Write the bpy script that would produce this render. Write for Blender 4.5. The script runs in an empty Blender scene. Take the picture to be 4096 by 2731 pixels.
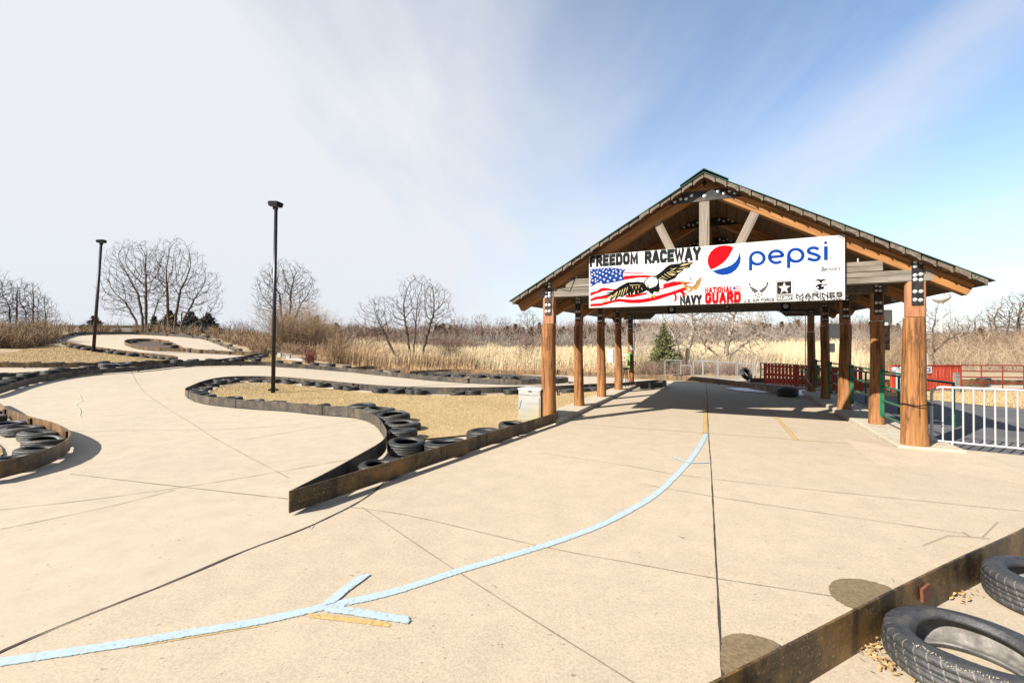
import bpy, bmesh, math, random
import numpy as np
from mathutils import Vector, Matrix, geometry
random.seed(7); rng = np.random.default_rng(7)
SC = bpy.context.scene; COL = SC.collection; PI = math.pi
# ---------------------------------------------------------------- camera
EYE = 1.75; FPX = 1824.2; PITCH = 0.0081; ROLL = 0.0025
cam_d = bpy.data.cameras.new("camera"); cam = bpy.data.objects.new("camera", cam_d); COL.objects.link(cam)
cam_d.sensor_width = 36; cam_d.lens = FPX/4096*36; cam_d.clip_start = 0.05; cam_d.clip_end = 6000
cam.matrix_world = Matrix.Translation((0,0,EYE)) @ Matrix.Rotation(PI/2+PITCH,4,'X') @ Matrix.Rotation(ROLL,4,'Z')
SC.camera = cam
# ---------------------------------------------------------------- sky, sun, exposure
SUN_EL = math.radians(33.4); SDX, SDY = .8175, .5759      # horizontal travel of the light
W = bpy.data.worlds.new("World"); SC.world = W; W.use_nodes = True
def build_world():
    nt = W.node_tree; N = nt.nodes; L = nt.links; N.clear()
    out = N.new('ShaderNodeOutputWorld'); bg = N.new('ShaderNodeBackground'); L.new(bg.outputs[0], out.inputs[0])
    sky = N.new('ShaderNodeTexSky'); sky.sky_type = 'NISHITA'; sky.sun_disc = False
    sky.sun_elevation = SUN_EL; sky.sun_rotation = math.atan2(-SDX,-SDY)
    sky.air_density = 1.0; sky.dust_density = .6; sky.ozone_density = 1.6; sky.altitude = 200
    tc = N.new('ShaderNodeTexCoord'); sep = N.new('ShaderNodeSeparateXYZ'); L.new(tc.outputs['Generated'], sep.inputs[0])
    def math_(op,a,b=None,clamp=False):
        m = N.new('ShaderNodeMath'); m.operation = op; m.use_clamp = clamp
        for i,v in enumerate((a,b)):
            if v is None: continue
            if isinstance(v,(int,float)): m.inputs[i].default_value = v
            else: L.new(v,m.inputs[i])
        return m.outputs[0]
    # thin cirrus lie on a high flat layer: project the view direction on it
    zz = math_('ADD', math_('MAXIMUM', sep.outputs['Z'], 0.0), .16)
    px = math_('DIVIDE', sep.outputs['X'], zz); py = math_('DIVIDE', sep.outputs['Y'], zz)
    cmb = N.new('ShaderNodeCombineXYZ'); L.new(px,cmb.inputs[0]); L.new(py,cmb.inputs[1])
    mp = N.new('ShaderNodeMapping'); mp.inputs['Rotation'].default_value = (0,0,math.radians(-28)); mp.inputs['Scale'].default_value = (1.1,.38,1)
    L.new(cmb.outputs[0], mp.inputs[0])
    n1 = N.new('ShaderNodeTexNoise'); n1.inputs['Scale'].default_value = 1.15; n1.inputs['Detail'].default_value = 8; n1.inputs['Roughness'].default_value = .52
    n1.inputs['Distortion'].default_value = .35; L.new(mp.outputs[0], n1.inputs['Vector'])
    # the veil is thick towards the left of the view and thins out to the right
    side = math_('ADD', math_('MULTIPLY', sep.outputs['X'], -1.05), math_('MULTIPLY', math_('SUBTRACT', .62, sep.outputs['Z']), .42))
    cov = math_('ADD', math_('MULTIPLY', math_('SUBTRACT', n1.outputs['Fac'], .5), 2.0), math_('ADD', side, .60), True)
    cov = math_('MULTIPLY', cov, .93)
    mix = N.new('ShaderNodeMixRGB'); L.new(cov, mix.inputs[0]); L.new(sky.outputs[0], mix.inputs[1])
    mix.inputs[2].default_value = (3.9,3.93,4.0,1)
    hz = math_('POWER', math_('SUBTRACT', 1.0, math_('MAXIMUM', sep.outputs['Z'], 0.0), True), 6.0)
    mix2 = N.new('ShaderNodeMixRGB'); L.new(math_('MULTIPLY', hz, .8), mix2.inputs[0]); L.new(mix.outputs[0], mix2.inputs[1])
    mix2.inputs[2].default_value = (3.25,3.42,3.85,1)
    L.new(mix2.outputs[0], bg.inputs['Color']); bg.inputs['Strength'].default_value = .075
build_world()
sd = bpy.data.lights.new("sun",'SUN'); sd.energy = 5.0; sd.angle = math.radians(.5); sd.color = (1,.93,.82)
sun = bpy.data.objects.new("sun", sd); COL.objects.link(sun)
sun.rotation_euler = Vector((SDX*math.cos(SUN_EL),SDY*math.cos(SUN_EL),-math.sin(SUN_EL))).to_track_quat('-Z','Y').to_euler()
vs = SC.view_settings; vs.view_transform = 'Standard'; vs.look = 'None'; vs.gamma = 1; vs.use_curve_mapping = False; vs.exposure = 1.6
SC.cycles.max_bounces = 6
# ---------------------------------------------------------------- photo pixel (4096 wide) -> world
CR, SR = math.cos(-ROLL), math.sin(-ROLL); CP, SP = math.cos(PITCH), math.sin(PITCH)
def ray(px,py):
    u,w = px-2048, py-1365.5; u,w = CR*u-SR*w, SR*u+CR*w
    x,y,z = u/FPX,1.0,-w/FPX
    return x, y*CP-z*SP, y*SP+z*CP
def smooth(a,b,x):
    t = np.clip((x-a)/(b-a),0,1); return t*t*(3-2*t)
def softplus(x,k): return np.log1p(np.exp(np.clip(x/k,-30,30)))*k
def terrain(x,y):
    s = -.7*x+.7*y
    f = .09*softplus(s-22,1.4)
    f = np.minimum(f,3.05-.1*softplus(3.3-f,.5)) if False else f
    f = 3.0-softplus(3.0-f,.16)
    g = softplus(.3+.16*(-x-10),.22)
    h = np.minimum(f,g); d = np.abs(f-g); h = h-.12*np.exp(-d/.25)*smooth(0,.3,h)
    h = h*(1-smooth(52,80,np.hypot(x*.75,y)))
    h = np.maximum(h,0)*smooth(17,23,s)
    far = 5.2*smooth(84,165,y)+2.0*smooth(200,420,y)
    rgt = 1.3*smooth(24,70,x*.85+y*.25-6)*smooth(20,30,x)
    bump = .5*np.sin(x*.021+1.1)*np.sin(y*.017)*smooth(70,160,y)
    return h+far+rgt+bump
def T(px,py,z=0.0):
    """where the ray through a photo pixel meets the terrain raised by z"""
    dx,dy,dz = ray(px,py); t = np.concatenate([np.arange(1.5,70,.05),np.arange(70,400,.5)])
    d = EYE+dz*t-terrain(dx*t,dy*t)-z
    k = np.where(d<0)[0]
    if len(k)==0: tt = 60.0
    else:
        i = k[0]; tt = t[i] if i==0 else t[i-1]+(t[i]-t[i-1])*d[i-1]/(d[i-1]-d[i])
    x,y = dx*tt,dy*tt
    return Vector((x,y,float(terrain(x,y))))
def at(px,py,depth):
    dx,dy,dz = ray(px,py); return Vector((dx*depth/dy,depth,EYE+dz*depth/dy))
def ter(x,y): return float(terrain(x,y))
# ---------------------------------------------------------------- materials
ALB = .55      # the photo is exposed for the shade: real-world base colours sit lower than they look
def ramp2(nt,fac,c0,c1,p0=.3,p1=.7):
    if max(c0)>0 and max(c1)>0: c0=tuple(x*ALB for x in c0); c1=tuple(x*ALB for x in c1)
    r = nt.nodes.new('ShaderNodeValToRGB'); r.color_ramp.elements[0].position = p0; r.color_ramp.elements[1].position = p1
    r.color_ramp.elements[0].color = (*c0,1); r.color_ramp.elements[1].color = (*c1,1); nt.links.new(fac,r.inputs[0]); return r.outputs[0]
def noise(nt,scale,detail=4,rough=.55,vec=None,stretch=None,coord='Object',dist=0):
    n = nt.nodes.new('ShaderNodeTexNoise'); n.inputs['Scale'].default_value = scale; n.inputs['Detail'].default_value = detail
    n.inputs['Roughness'].default_value = rough; n.inputs['Distortion'].default_value = dist
    tc = nt.nodes.new('ShaderNodeTexCoord'); v = tc.outputs[coord]
    if stretch:
        m = nt.nodes.new('ShaderNodeMapping'); m.inputs['Scale'].default_value = stretch; nt.links.new(v,m.inputs[0]); v = m.outputs[0]
    nt.links.new(v,n.inputs['Vector']); return n.outputs['Fac']
def mixc(nt,fac,a,b,mode='MIX'):
    m = nt.nodes.new('ShaderNodeMixRGB'); m.blend_type = mode
    for i,v in enumerate((fac,a,b)):
        if isinstance(v,(int,float)): m.inputs[i].default_value = v
        elif isinstance(v,tuple): m.inputs[i].default_value = (*[x*ALB for x in v],1)
        else: nt.links.new(v,m.inputs[i])
    return m.outputs[0]
def new_mat(name,rough=.8,metal=0,spec=.5):
    m = bpy.data.materials.new(name); m.use_nodes = True; b = m.node_tree.nodes['Principled BSDF']
    b.inputs['Roughness'].default_value = rough; b.inputs['Metallic'].default_value = metal; b.inputs['Specular IOR Level'].default_value = spec
    return m, m.node_tree, b
def bump(nt,b,fac,strength,dist=.01):
    n = nt.nodes.new('ShaderNodeBump'); n.inputs['Strength'].default_value = strength; n.inputs['Distance'].default_value = dist
    nt.links.new(fac,n.inputs['Height']); nt.links.new(n.outputs[0],b.inputs['Normal'])
def M2(name,c0,c1,scale=5,rough=.8,metal=0,stretch=None,bmp=0,detail=5,p0=.3,p1=.7,spec=.4,c2=None,s2=1.,coord='Object',bd=.01,dist=0):
    m,nt,b = new_mat(name,rough,metal,spec)
    f = noise(nt,scale,detail,.6,stretch=stretch,coord=coord,dist=dist); c = ramp2(nt,f,c0,c1,p0,p1)
    if c2: c = mixc(nt,ramp2(nt,noise(nt,s2,4,coord=coord),(0,0,0),(1,1,1),.45,.7),c,c2)
    nt.links.new(c,b.inputs['Base Color'])
    if bmp: bump(nt,b,f,bmp,bd)
    return m
def flat(name,c,rough=.6,metal=0,spec=.4): return M2(name,tuple(x*.9 for x in c),tuple(min(1,x*1.08) for x in c),6,rough,metal,spec=spec)
def concrete(name,c,coarse,streak):
    m,nt,b = new_mat(name,.88,0,.25)
    big = noise(nt,.22,6,.65); mid = noise(nt,3.2,5,.65,stretch=streak); fine = noise(nt,75 if not coarse else 64,4,.75)
    d = tuple(x*.80 for x in c); l = tuple(min(1,x*1.10) for x in c)
    col = mixc(nt,.55,ramp2(nt,big,d,l,.28,.72),ramp2(nt,mid,d,l,.3,.7))
    k = .10 if not coarse else .21
    col = mixc(nt,k,col,ramp2(nt,fine,tuple(x*.30 for x in c),tuple(min(1,x*1.45) for x in c),.36,.60))
    st = noise(nt,.9,6,.7); col = mixc(nt,ramp2(nt,st,(0,0,0),(.30,.30,.30),.60,.78),col,(c[0]*.78,c[1]*.66,c[2]*.52))
    sp = noise(nt,24,2,.5); col = mixc(nt,ramp2(nt,sp,(0,0,0),(.55,.55,.55),.70,.76),col,(.12,.09,.06))
    nt.links.new(col,b.inputs['Base Color']); bump(nt,b,fine,.25 if not coarse else .6,.004); return m
m_conc = concrete('smooth_concrete',(.560,.478,.374),False,(1,1,1))
m_conc2 = concrete('exposed_aggregate_concrete',(.56,.468,.352),True,(1,1,1))
m_kerb = M2('kerb_concrete',(.42,.37,.29),(.68,.60,.47),7,.9,bmp=.3,c2=(.50,.42,.31),s2=1.5)
m_asph = M2('asphalt',(.06,.062,.07),(.125,.126,.135),60,.9,bmp=.5,c2=(.16,.155,.15),s2=.8)
m_grass = M2('dry_turf',(.40,.285,.125),(.545,.405,.21),16,.95,bmp=.35,detail=8,p0=.28,p1=.72,c2=(.38,.265,.11),s2=.5,bd=.03)
m_field = M2('dead_grass_ground',(.32,.225,.13),(.55,.42,.26),.9,.95,bmp=.8,detail=9,bd=.2,c2=(.25,.17,.10),s2=.05)
m_dirt = M2('dark_dirt',(.05,.03,.022),(.13,.085,.06),6,.95,bmp=1,bd=.05)
m_snow = M2('old_snow',(1.35,1.4,1.52),(1.5,1.55,1.68),9,.7,bmp=.5)
m_wet = M2('wet_stain',(.17,.125,.065),(.27,.20,.115),45,.45,bmp=.3,p0=.35,p1=.62)
m_blue = M2('pale_blue_paint',(.36,.51,.62),(.45,.60,.70),40,.85,p0=.2,p1=.5,c2=(.46,.47,.44),s2=34,spec=.2)
m_yel = M2('faded_yellow_paint',(.56,.36,.10),(.66,.48,.20),25,.75,c2=(.55,.40,.20),s2=7)
def worn(m,soft=.30,hole=.60,sc=38):
    nt=m.node_tree; b=nt.nodes['Principled BSDF']; out=[n for n in nt.nodes if n.type=='OUTPUT_MATERIAL'][0]; tr=nt.nodes.new('ShaderNodeBsdfTransparent'); mx=nt.nodes.new('ShaderNodeMixShader')
    at_=nt.nodes.new('ShaderNodeAttribute'); at_.attribute_name='edge'
    def mt(op,a,c,cl=False):
        q=nt.nodes.new('ShaderNodeMath'); q.operation=op; q.use_clamp=cl
        for i,v in enumerate((a,c)):
            if isinstance(v,(int,float)): q.inputs[i].default_value=v
            else: nt.links.new(v,q.inputs[i])
        return q.outputs[0]
    n1=noise(nt,sc,5,.7); n2=noise(nt,4,4,.6); e=mt('ADD',at_.outputs['Fac'],mt('MULTIPLY',mt('SUBTRACT',n1,.5),.9)); a=mt('DIVIDE',mt('SUBTRACT',1.0,e),soft,True)
    h=mt('MULTIPLY',mt('SUBTRACT',mt('ADD',n1,mt('MULTIPLY',mt('SUBTRACT',n2,.5),.5)),hole),6.0,True); a=mt('MULTIPLY',a,mt('SUBTRACT',1.0,mt('MULTIPLY',h,.75)))
    nt.links.new(a,mx.inputs[0]); nt.links.new(tr.outputs[0],mx.inputs[1]); nt.links.new(b.outputs[0],mx.inputs[2]); nt.links.new(mx.outputs[0],out.inputs['Surface'])
worn(m_blue,.22,.60); worn(m_yel,.35,.54); worn(m_wet,.10,.95,24)
m_joint = M2('joint_filler',(.03,.024,.018),(.08,.06,.045),20,.9)
m_chalk = M2('chalk',(.70,.63,.55),(.74,.68,.62),20,.9)
m_hair = M2('fine_joint',(.20,.155,.105),(.30,.235,.16),20,.9)
def steel(name,c0,c1,rust,metal=.35):
    m,nt,b = new_mat(name,.48,metal,.5)
    f = noise(nt,9,7,.7,stretch=(1,1,4.5)); g = noise(nt,2.2,6,.7); h = noise(nt,60,3,.6)
    c = ramp2(nt,f,c0,c1,.32,.68); c = mixc(nt,ramp2(nt,g,(0,0,0),(1,1,1),.46,.64),c,rust)
    c = mixc(nt,ramp2(nt,h,(0,0,0),(.8,.8,.8),.60,.68),c,(.50,.37,.17)); v2 = noise(nt,5,4,.6,stretch=(1,1,.12)); c = mixc(nt,ramp2(nt,v2,(0,0,0),(.8,.8,.8),.52,.66),c,(.012,.009,.007))
    nt.links.new(c,b.inputs['Base Color']); bump(nt,b,f,.25,.01); return m
m_steel = steel('weathered_steel',(.020,.014,.010),(.15,.095,.045),(.30,.165,.045))
m_steel2 = steel('scuffed_black_rail',(.022,.022,.024),(.075,.07,.065),(.14,.11,.075),.2)
m_brown = steel('brown_steel',(.07,.045,.025),(.17,.11,.06),(.30,.17,.06),.25)
m_tyre_c = None
def tyre_mat(name,c0,c1,dust,cutc=(.004,.004,.004),nf=64.0,sl=26.0,lim=.55):
    m,nt,b = new_mat(name,.55,0,.5)
    f = noise(nt,7,6,.7); g = noise(nt,2.3,4,.6)
    c = ramp2(nt,f,c0,c1,.3,.72); c = mixc(nt,ramp2(nt,g,(0,0,0),(.55,.55,.55),.5,.75),c,dust)
    # tread blocks: angle round the axle, only on the outer band
    tc = nt.nodes.new('ShaderNodeTexCoord'); sp = nt.nodes.new('ShaderNodeSeparateXYZ'); nt.links.new(tc.outputs['Object'],sp.inputs[0])
    def mt(op,a,b2=None):
        q = nt.nodes.new('ShaderNodeMath'); q.operation = op
        for i,v in enumerate((a,b2)):
            if v is None: continue
            if isinstance(v,(int,float)): q.inputs[i].default_value = v
            else: nt.links.new(v,q.inputs[i])
        return q.outputs[0]
    ang = mt('ARCTAN2',sp.outputs[1],sp.outputs[0]); r = mt('SQRT',mt('ADD',mt('POWER',sp.outputs[0],2.0),mt('POWER',sp.outputs[1],2.0)))
    wv = mt('SINE',mt('ADD',mt('MULTIPLY',ang,nf),mt('MULTIPLY',mt('ABSOLUTE',sp.outputs[2]),sl)))
    cut = mt('MULTIPLY',mt('GREATER_THAN',wv,lim),mt('GREATER_THAN',r,.905))
    c = mixc(nt,cut,c,cutc); nt.links.new(c,b.inputs['Base Color'])
    bump(nt,b,mt('SUBTRACT',f,cut),.5,.02); return m
m_tyre = tyre_mat('tyre_rubber',(.006,.006,.007),(.026,.026,.026),(.055,.05,.042))
m_tyreb = tyre_mat('tyre_rubber_blue_paint',(.012,.013,.018),(.05,.055,.075),(.13,.16,.30))
m_tyre2 = tyre_mat('dusty_tyre_rubber',(.022,.021,.020),(.075,.070,.062),(.13,.115,.09))
m_tyre3 = tyre_mat('worn_tyre_rubber',(.008,.008,.009),(.045,.044,.045),(.09,.08,.065))
m_tyrebig = tyre_mat('big_tyre_rubber',(.022,.023,.026),(.062,.064,.070),(.11,.10,.085),(.16,.145,.12),38.0,14.0,.93)
m_tyrei = M2('tyre_inner_lining',(.16,.15,.14),(.34,.32,.29),8,.8,c2=(.08,.075,.07),s2=3)
def wood(name,c0,c1,c2,axis,scale=1.,knots=True,rough=.75,knotc=(.42,.24,.07),crack=.635,patch=False):
    m,nt,b = new_mat(name,rough,0,.3)
    st = [14,14,14]; st[axis] = .9
    f = noise(nt,scale*1.4,7,.65,stretch=tuple(st),dist=.6); g = noise(nt,scale*.8,3,.6,stretch=tuple(3 if i!=axis else 1 for i in range(3)))
    c = ramp2(nt,f,c0,c1,.34,.64); c = mixc(nt,ramp2(nt,g,(0,0,0),(.75,.75,.75),.42,.68),c,c2)
    crk = noise(nt,scale*1.1,3,.5,stretch=tuple(26 if i!=axis else .45 for i in range(3)))
    c = mixc(nt,ramp2(nt,crk,(0,0,0),(.85,.85,.85),crack,crack+.035),c,(c0[0]*.25,c0[1]*.22,c0[2]*.2))
    if knots:
        v = nt.nodes.new('ShaderNodeTexVoronoi'); v.inputs['Scale'].default_value = 1.7; tc = nt.nodes.new('ShaderNodeTexCoord'); nt.links.new(tc.outputs['Object'],v.inputs['Vector'])
        c = mixc(nt,ramp2(nt,v.outputs['Distance'],(.8,.8,.8),(0,0,0),.045,.10),c,knotc)
    if patch:
        pn = noise(nt,1.3,6,.7,stretch=(2.2,2.2,1),dist=.8); c = mixc(nt,ramp2(nt,pn,(0,0,0),(.8,.8,.8),.50,.68),c,(.10,.038,.013))
        gn = noise(nt,2.1,4,.6,stretch=(3,3,.6)); c = mixc(nt,ramp2(nt,gn,(0,0,0),(.5,.5,.5),.58,.72),c,(.55,.27,.10))
    nt.links.new(c,b.inputs['Base Color']); bump(nt,b,f,.45,.015); return m
m_log = wood('stained_log',(.085,.029,.009),(.46,.195,.058),(.38,.185,.066),2,knotc=(.035,.013,.005),crack=.60,patch=True)
m_logf = wood('sawn_log_flat',(.24,.085,.032),(.46,.20,.095),(.42,.23,.13),2,1.6,False)
m_raft = wood('stained_timber',(.13,.052,.014),(.50,.235,.075),(.38,.165,.048),0)
m_grey = wood('weathered_timber',(.085,.072,.06),(.30,.265,.225),(.22,.17,.12),0)
m_greyz = wood('weathered_post_timber',(.12,.10,.085),(.36,.325,.29),(.26,.20,.15),0,1.,False)
m_deck = wood('roof_boards',(.035,.018,.008),(.17,.088,.036),(.12,.062,.022),1,1.2)
m_deckend = wood('roof_board_ends',(.06,.048,.036),(.22,.185,.145),(.15,.11,.075),1,1.5,False)
m_roof = flat('green_metal_roof',(.02,.085,.065),.4,.2)
m_plate = M2('black_steel_plate',(.008,.009,.012),(.035,.035,.04),8,.42,.5,c2=(.10,.08,.05),s2=4,spec=.5)
m_bolt = flat('galvanised_bolt',(.72,.75,.76),.35,.5)
m_white = M2('white_sign_face',(.60,.60,.605),(.655,.655,.65),2,.6,spec=.1)
m_alu = M2('aluminium_sheet',(.36,.36,.345),(.55,.55,.53),2.5,.42,.35,stretch=(1,1,4),c2=(.50,.43,.22),s2=1.6)
m_alu2 = M2('painted_white_panel',(.46,.47,.48),(.58,.59,.60),4,.5)
m_galv = flat('galvanised_steel',(.42,.44,.46),.4,.4)
m_green = M2('green_pipe_paint',(.010,.12,.055),(.022,.20,.10),6,.4,.1)
m_greend = M2('dark_green_pipe_paint',(.010,.095,.06),(.02,.15,.09),6,.4,.1)
m_bar = flat('white_barrier_paint',(.50,.50,.51),.4)
m_red = wood('red_painted_boards',(.36,.030,.014),(.62,.085,.036),(.50,.06,.026),2,1,False)
m_redm = flat('red_pipe_paint',(.22,.025,.018),.5)
m_black = flat('black_paint',(.010,.010,.011),.75,0,.12)
m_pole = M2('black_lamp_pole',(.008,.008,.010),(.022,.021,.022),5,.35,.2,spec=.5)
m_pole2 = M2('rusty_lamp_pole',(.012,.006,.005),(.034,.014,.011),5,.5)
m_bark = M2('grey_brown_bark',(.05,.036,.026),(.13,.095,.07),8,.9,stretch=(4,4,1),bmp=.6)
m_twig = flat('brown_twigs',(.19,.125,.085),.9)
m_bark2 = M2('pale_bark',(.28,.23,.18),(.56,.48,.40),8,.9,stretch=(4,4,1),bmp=.6)
m_twig2 = flat('pale_twigs',(.52,.43,.34),.9)
m_twigt = flat('tan_twigs',(.33,.22,.125),.9)
m_twigl = flat('pale_tan_twigs',(.50,.38,.26),.9)  # paler tan for part of the right slope brush
m_twigr = flat('red_twigs',(.21,.045,.035),.9)
m_twigg = flat('grey_brush_twigs',(.29,.24,.205),.9)
m_twigm = flat('maroon_brush_twigs',(.25,.165,.125),.9)
m_reed = M2('dry_reeds',(.60,.47,.28),(.80,.66,.43),.7,.9)
m_reedo = M2('ruddy_dry_stems',(.40,.24,.12),(.60,.42,.25),.8,.9)
m_plume = flat('reed_plumes',(.66,.54,.38),.9)
m_blade = M2('dry_blades',(.50,.365,.175),(.64,.485,.255),1.5,.95)
m_need = M2('spruce_needles',(.075,.090,.030),(.26,.265,.11),3,.8)
m_needd = M2('dark_conifer_needles',(.030,.046,.042),(.09,.11,.09),1.2,.85)
m_cedar = M2('rusty_cedar',(.14,.078,.046),(.28,.165,.10),.8,.9)
m_cedarg = M2('olive_cedar',(.10,.082,.052),(.21,.165,.105),.8,.9)
m_leaf = M2('fallen_leaves',(.30,.15,.045),(.62,.42,.20),25,.8)
m_stone = M2('pale_gravel',(.40,.34,.26),(.68,.60,.48),20,.9)
m_tower = flat('water_tower_white',(.80,.80,.77),.5)
m_far = M2('grey_building_wall',(.10,.098,.096),(.17,.165,.16),.5,.8)
m_shed = M2('pale_shed_wall',(.55,.56,.57),(.68,.68,.68),.8,.7)
m_rustb = M2('bracket_rust',(.13,.040,.018),(.24,.080,.036),25,.9,bmp=.4)
m_rust = M2('red_rust',(.06,.024,.014),(.13,.05,.028),25,.9,bmp=.4)
def ink(name,c,r=.8): return flat(name,c,r,0,.04)
i_dark = ink('ink_charcoal',(.018,.022,.025)); i_red = ink('ink_red',(.46,.004,.010)); i_blue = ink('ink_blue',(.004,.045,.27)); i_navy = ink('ink_flag_blue',(.008,.04,.22))
i_white = ink('ink_white',(.64,.64,.635)); i_black = ink('ink_black',(.006,.006,.007)); i_cream = ink('ink_cream',(.55,.45,.21)); i_gold = ink('ink_gold',(.40,.20,.04))
i_orange = ink('ink_orange',(.55,.25,.02)); i_lg = ink('ink_light_grey',(.34,.35,.36)); i_grey = ink('ink_grey',(.14,.155,.155)); i_greyw = ink('ink_fold_grey',(.40,.40,.41))
# ---------------------------------------------------------------- object helpers
def link(o,parent=None):
    COL.objects.link(o)
    if parent: o.parent = parent
    return o
def mesh_obj(name,verts,faces,mats,parent=None,smooth=False,mi=None):
    me = bpy.data.meshes.new(name); me.from_pydata([tuple(v) for v in verts],[],faces); me.update()
    for m in (mats if isinstance(mats,(list,tuple)) else [mats]): me.materials.append(m)
    if mi is not None: me.polygons.foreach_set('material_index',mi)
    if smooth: me.polygons.foreach_set('use_smooth',[True]*len(me.polygons))
    return link(bpy.data.objects.new(name,me),parent)
def tag(o,label=None,cat=None,group=None,kind=None):
    if label: o['label'] = label
    if cat: o['category'] = cat
    if group: o['group'] = group
    if kind: o['kind'] = kind
    return o
def thing(name,label,cat,loc=(0,0,0),rz=0,group=None):
    o = bpy.data.objects.new(name,None); o.location = loc; o.rotation_euler = (0,0,rz); o.empty_display_size = .2
    link(o); return tag(o,label,cat,group)
def copy_tree(o,parent=None):
    c = o.copy(); link(c)
    if parent: c.parent = parent
    for ch in o.children: copy_tree(ch,c)
    return c
class MB:
    def __init__(s): s.v=[]; s.f=[]; s.m=[]
    def add(s,vs,fs,mi=0):
        k=len(s.v); s.v+= [tuple(v) for v in vs]; s.f+=[tuple(i+k for i in f) for f in fs]; s.m+=[mi]*len(fs); return s
    def box(s,c,d,R=None,mi=0):
        P=[Vector((x*d[0]/2,y*d[1]/2,z*d[2]/2)) for x in(-1,1) for y in(-1,1) for z in(-1,1)]
        if R: P=[R@p for p in P]
        return s.add([p+Vector(c) for p in P],[(0,1,3,2),(4,6,7,5),(0,4,5,1),(2,3,7,6),(0,2,6,4),(1,5,7,3)],mi)
    def bar(s,p,q,w,h,up=(0,0,1),mi=0):
        p,q=Vector(p),Vector(q); x=(q-p).normalized(); up=Vector(up)
        if abs(x.dot(up))>.98: up=Vector((0,1,0))
        y=up.cross(x).normalized(); z=x.cross(y); R=Matrix((x,y,z)).transposed()
        return s.box((p+q)/2,((q-p).length,w,h),R,mi)
    def tube(s,pts,rs,n=6,mi=0,cap=True):
        pts=[Vector(p) for p in pts]; rs=rs if isinstance(rs,(list,tuple)) else [rs]*len(pts); V=[];F=[]
        u=None
        for i,p in enumerate(pts):
            d=(pts[min(i+1,len(pts)-1)]-pts[max(i-1,0)])
            d=d.normalized() if d.length>1e-9 else Vector((0,0,1))
            if u is None: u=d.orthogonal().normalized()
            else:
                u=(u-d*u.dot(d)); u=u.normalized() if u.length>1e-6 else d.orthogonal().normalized()
            w=d.cross(u)
            V+=[p+(u*math.cos(2*PI*j/n)+w*math.sin(2*PI*j/n))*rs[i] for j in range(n)]
        for i in range(len(pts)-1):
            for j in range(n): F.append((i*n+j,i*n+(j+1)%n,(i+1)*n+(j+1)%n,(i+1)*n+j))
        if cap: F+= [tuple(reversed(range(n))),tuple(range(len(V)-n,len(V)))]
        return s.add(V,F,mi)
    def lathe(s,prof,n=24,mi=0,c=(0,0,0),close=False):
        V=[];F=[];k=len(prof)
        for j in range(n):
            a=2*PI*j/n
            for r,z in prof: V.append((c[0]+r*math.cos(a),c[1]+r*math.sin(a),c[2]+z))
        for j in range(n):
            for i in range(k if close else k-1):
                F.append((j*k+i,((j+1)%n)*k+i,((j+1)%n)*k+(i+1)%k,j*k+(i+1)%k))
        return s.add(V,F,mi)
    def prism(s,poly,vec,mi=0):
        """polygon of 3-D points pushed along vec"""
        n=len(poly); v=Vector(vec); P=[Vector(p) for p in poly]
        tri=geometry.tessellate_polygon([P]); F=[tuple(t) for t in tri]+[tuple(reversed([i+n for i in t])) for t in tri]
        F+=[(i,(i+1)%n,(i+1)%n+n,i+n) for i in range(n)]
        return s.add(P+[p+v for p in P],F,mi)
    def build(s,name,mats,parent=None,smooth=False):
        o=mesh_obj(name,s.v,s.f,mats,parent,smooth,s.m if isinstance(mats,(list,tuple)) and len(mats)>1 else None)
        bm=bmesh.new(); bm.from_mesh(o.data); bmesh.ops.recalc_face_normals(bm,faces=bm.faces); bm.to_mesh(o.data); bm.free(); return o
def fast_mesh(name,V,nper,mat,parent=None):
    """many separate polygons of nper corners; V is (n*nper,3)"""
    V=np.asarray(V,dtype=np.float32); n=len(V)//nper; me=bpy.data.meshes.new(name)
    me.vertices.add(len(V)); me.vertices.foreach_set('co',V.ravel()); me.loops.add(len(V)); me.loops.foreach_set('vertex_index',np.arange(len(V),dtype=np.int32))
    me.polygons.add(n); me.polygons.foreach_set('loop_start',np.arange(0,n*nper,nper,dtype=np.int32)); me.update(calc_edges=True); me.validate()
    me.materials.append(mat); return link(bpy.data.objects.new(name,me),parent)
def sheet(name,poly,off,mat,step=1.4,kind='structure',drape=True,flatz=None):
    pts=[Vector((p[0],p[1],0)) for p in poly]; bm=bmesh.new(); vs=[bm.verts.new(p) for p in pts]
    for t in geometry.tessellate_polygon([pts]):
        try: bm.faces.new([vs[i] for i in t])
        except ValueError: pass
    if drape:
        xs=[p.x for p in pts]; ys=[p.y for p in pts]
        for ax,lo,hi in ((0,min(xs),max(xs)),(1,min(ys),max(ys))):
            k=math.ceil(lo/step)
            while k*step<hi:
                co=[0,0,0]; no=[0,0,0]; co[ax]=k*step; no[ax]=1
                if not(ax==1 and False): bmesh.ops.bisect_plane(bm,geom=bm.verts[:]+bm.edges[:]+bm.faces[:],plane_co=co,plane_no=no)
                k+=1
    for v in bm.verts: v.co.z=(ter(v.co.x,v.co.y) if drape else 0)+off
    bmesh.ops.recalc_face_normals(bm,faces=bm.faces)
    for f in bm.faces:
        if f.normal.z<0: f.normal_flip()
    me=bpy.data.meshes.new(name); bm.to_mesh(me); bm.free(); me.materials.append(mat)
    o=link(bpy.data.objects.new(name,me)); return tag(o,kind=kind)
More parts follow.
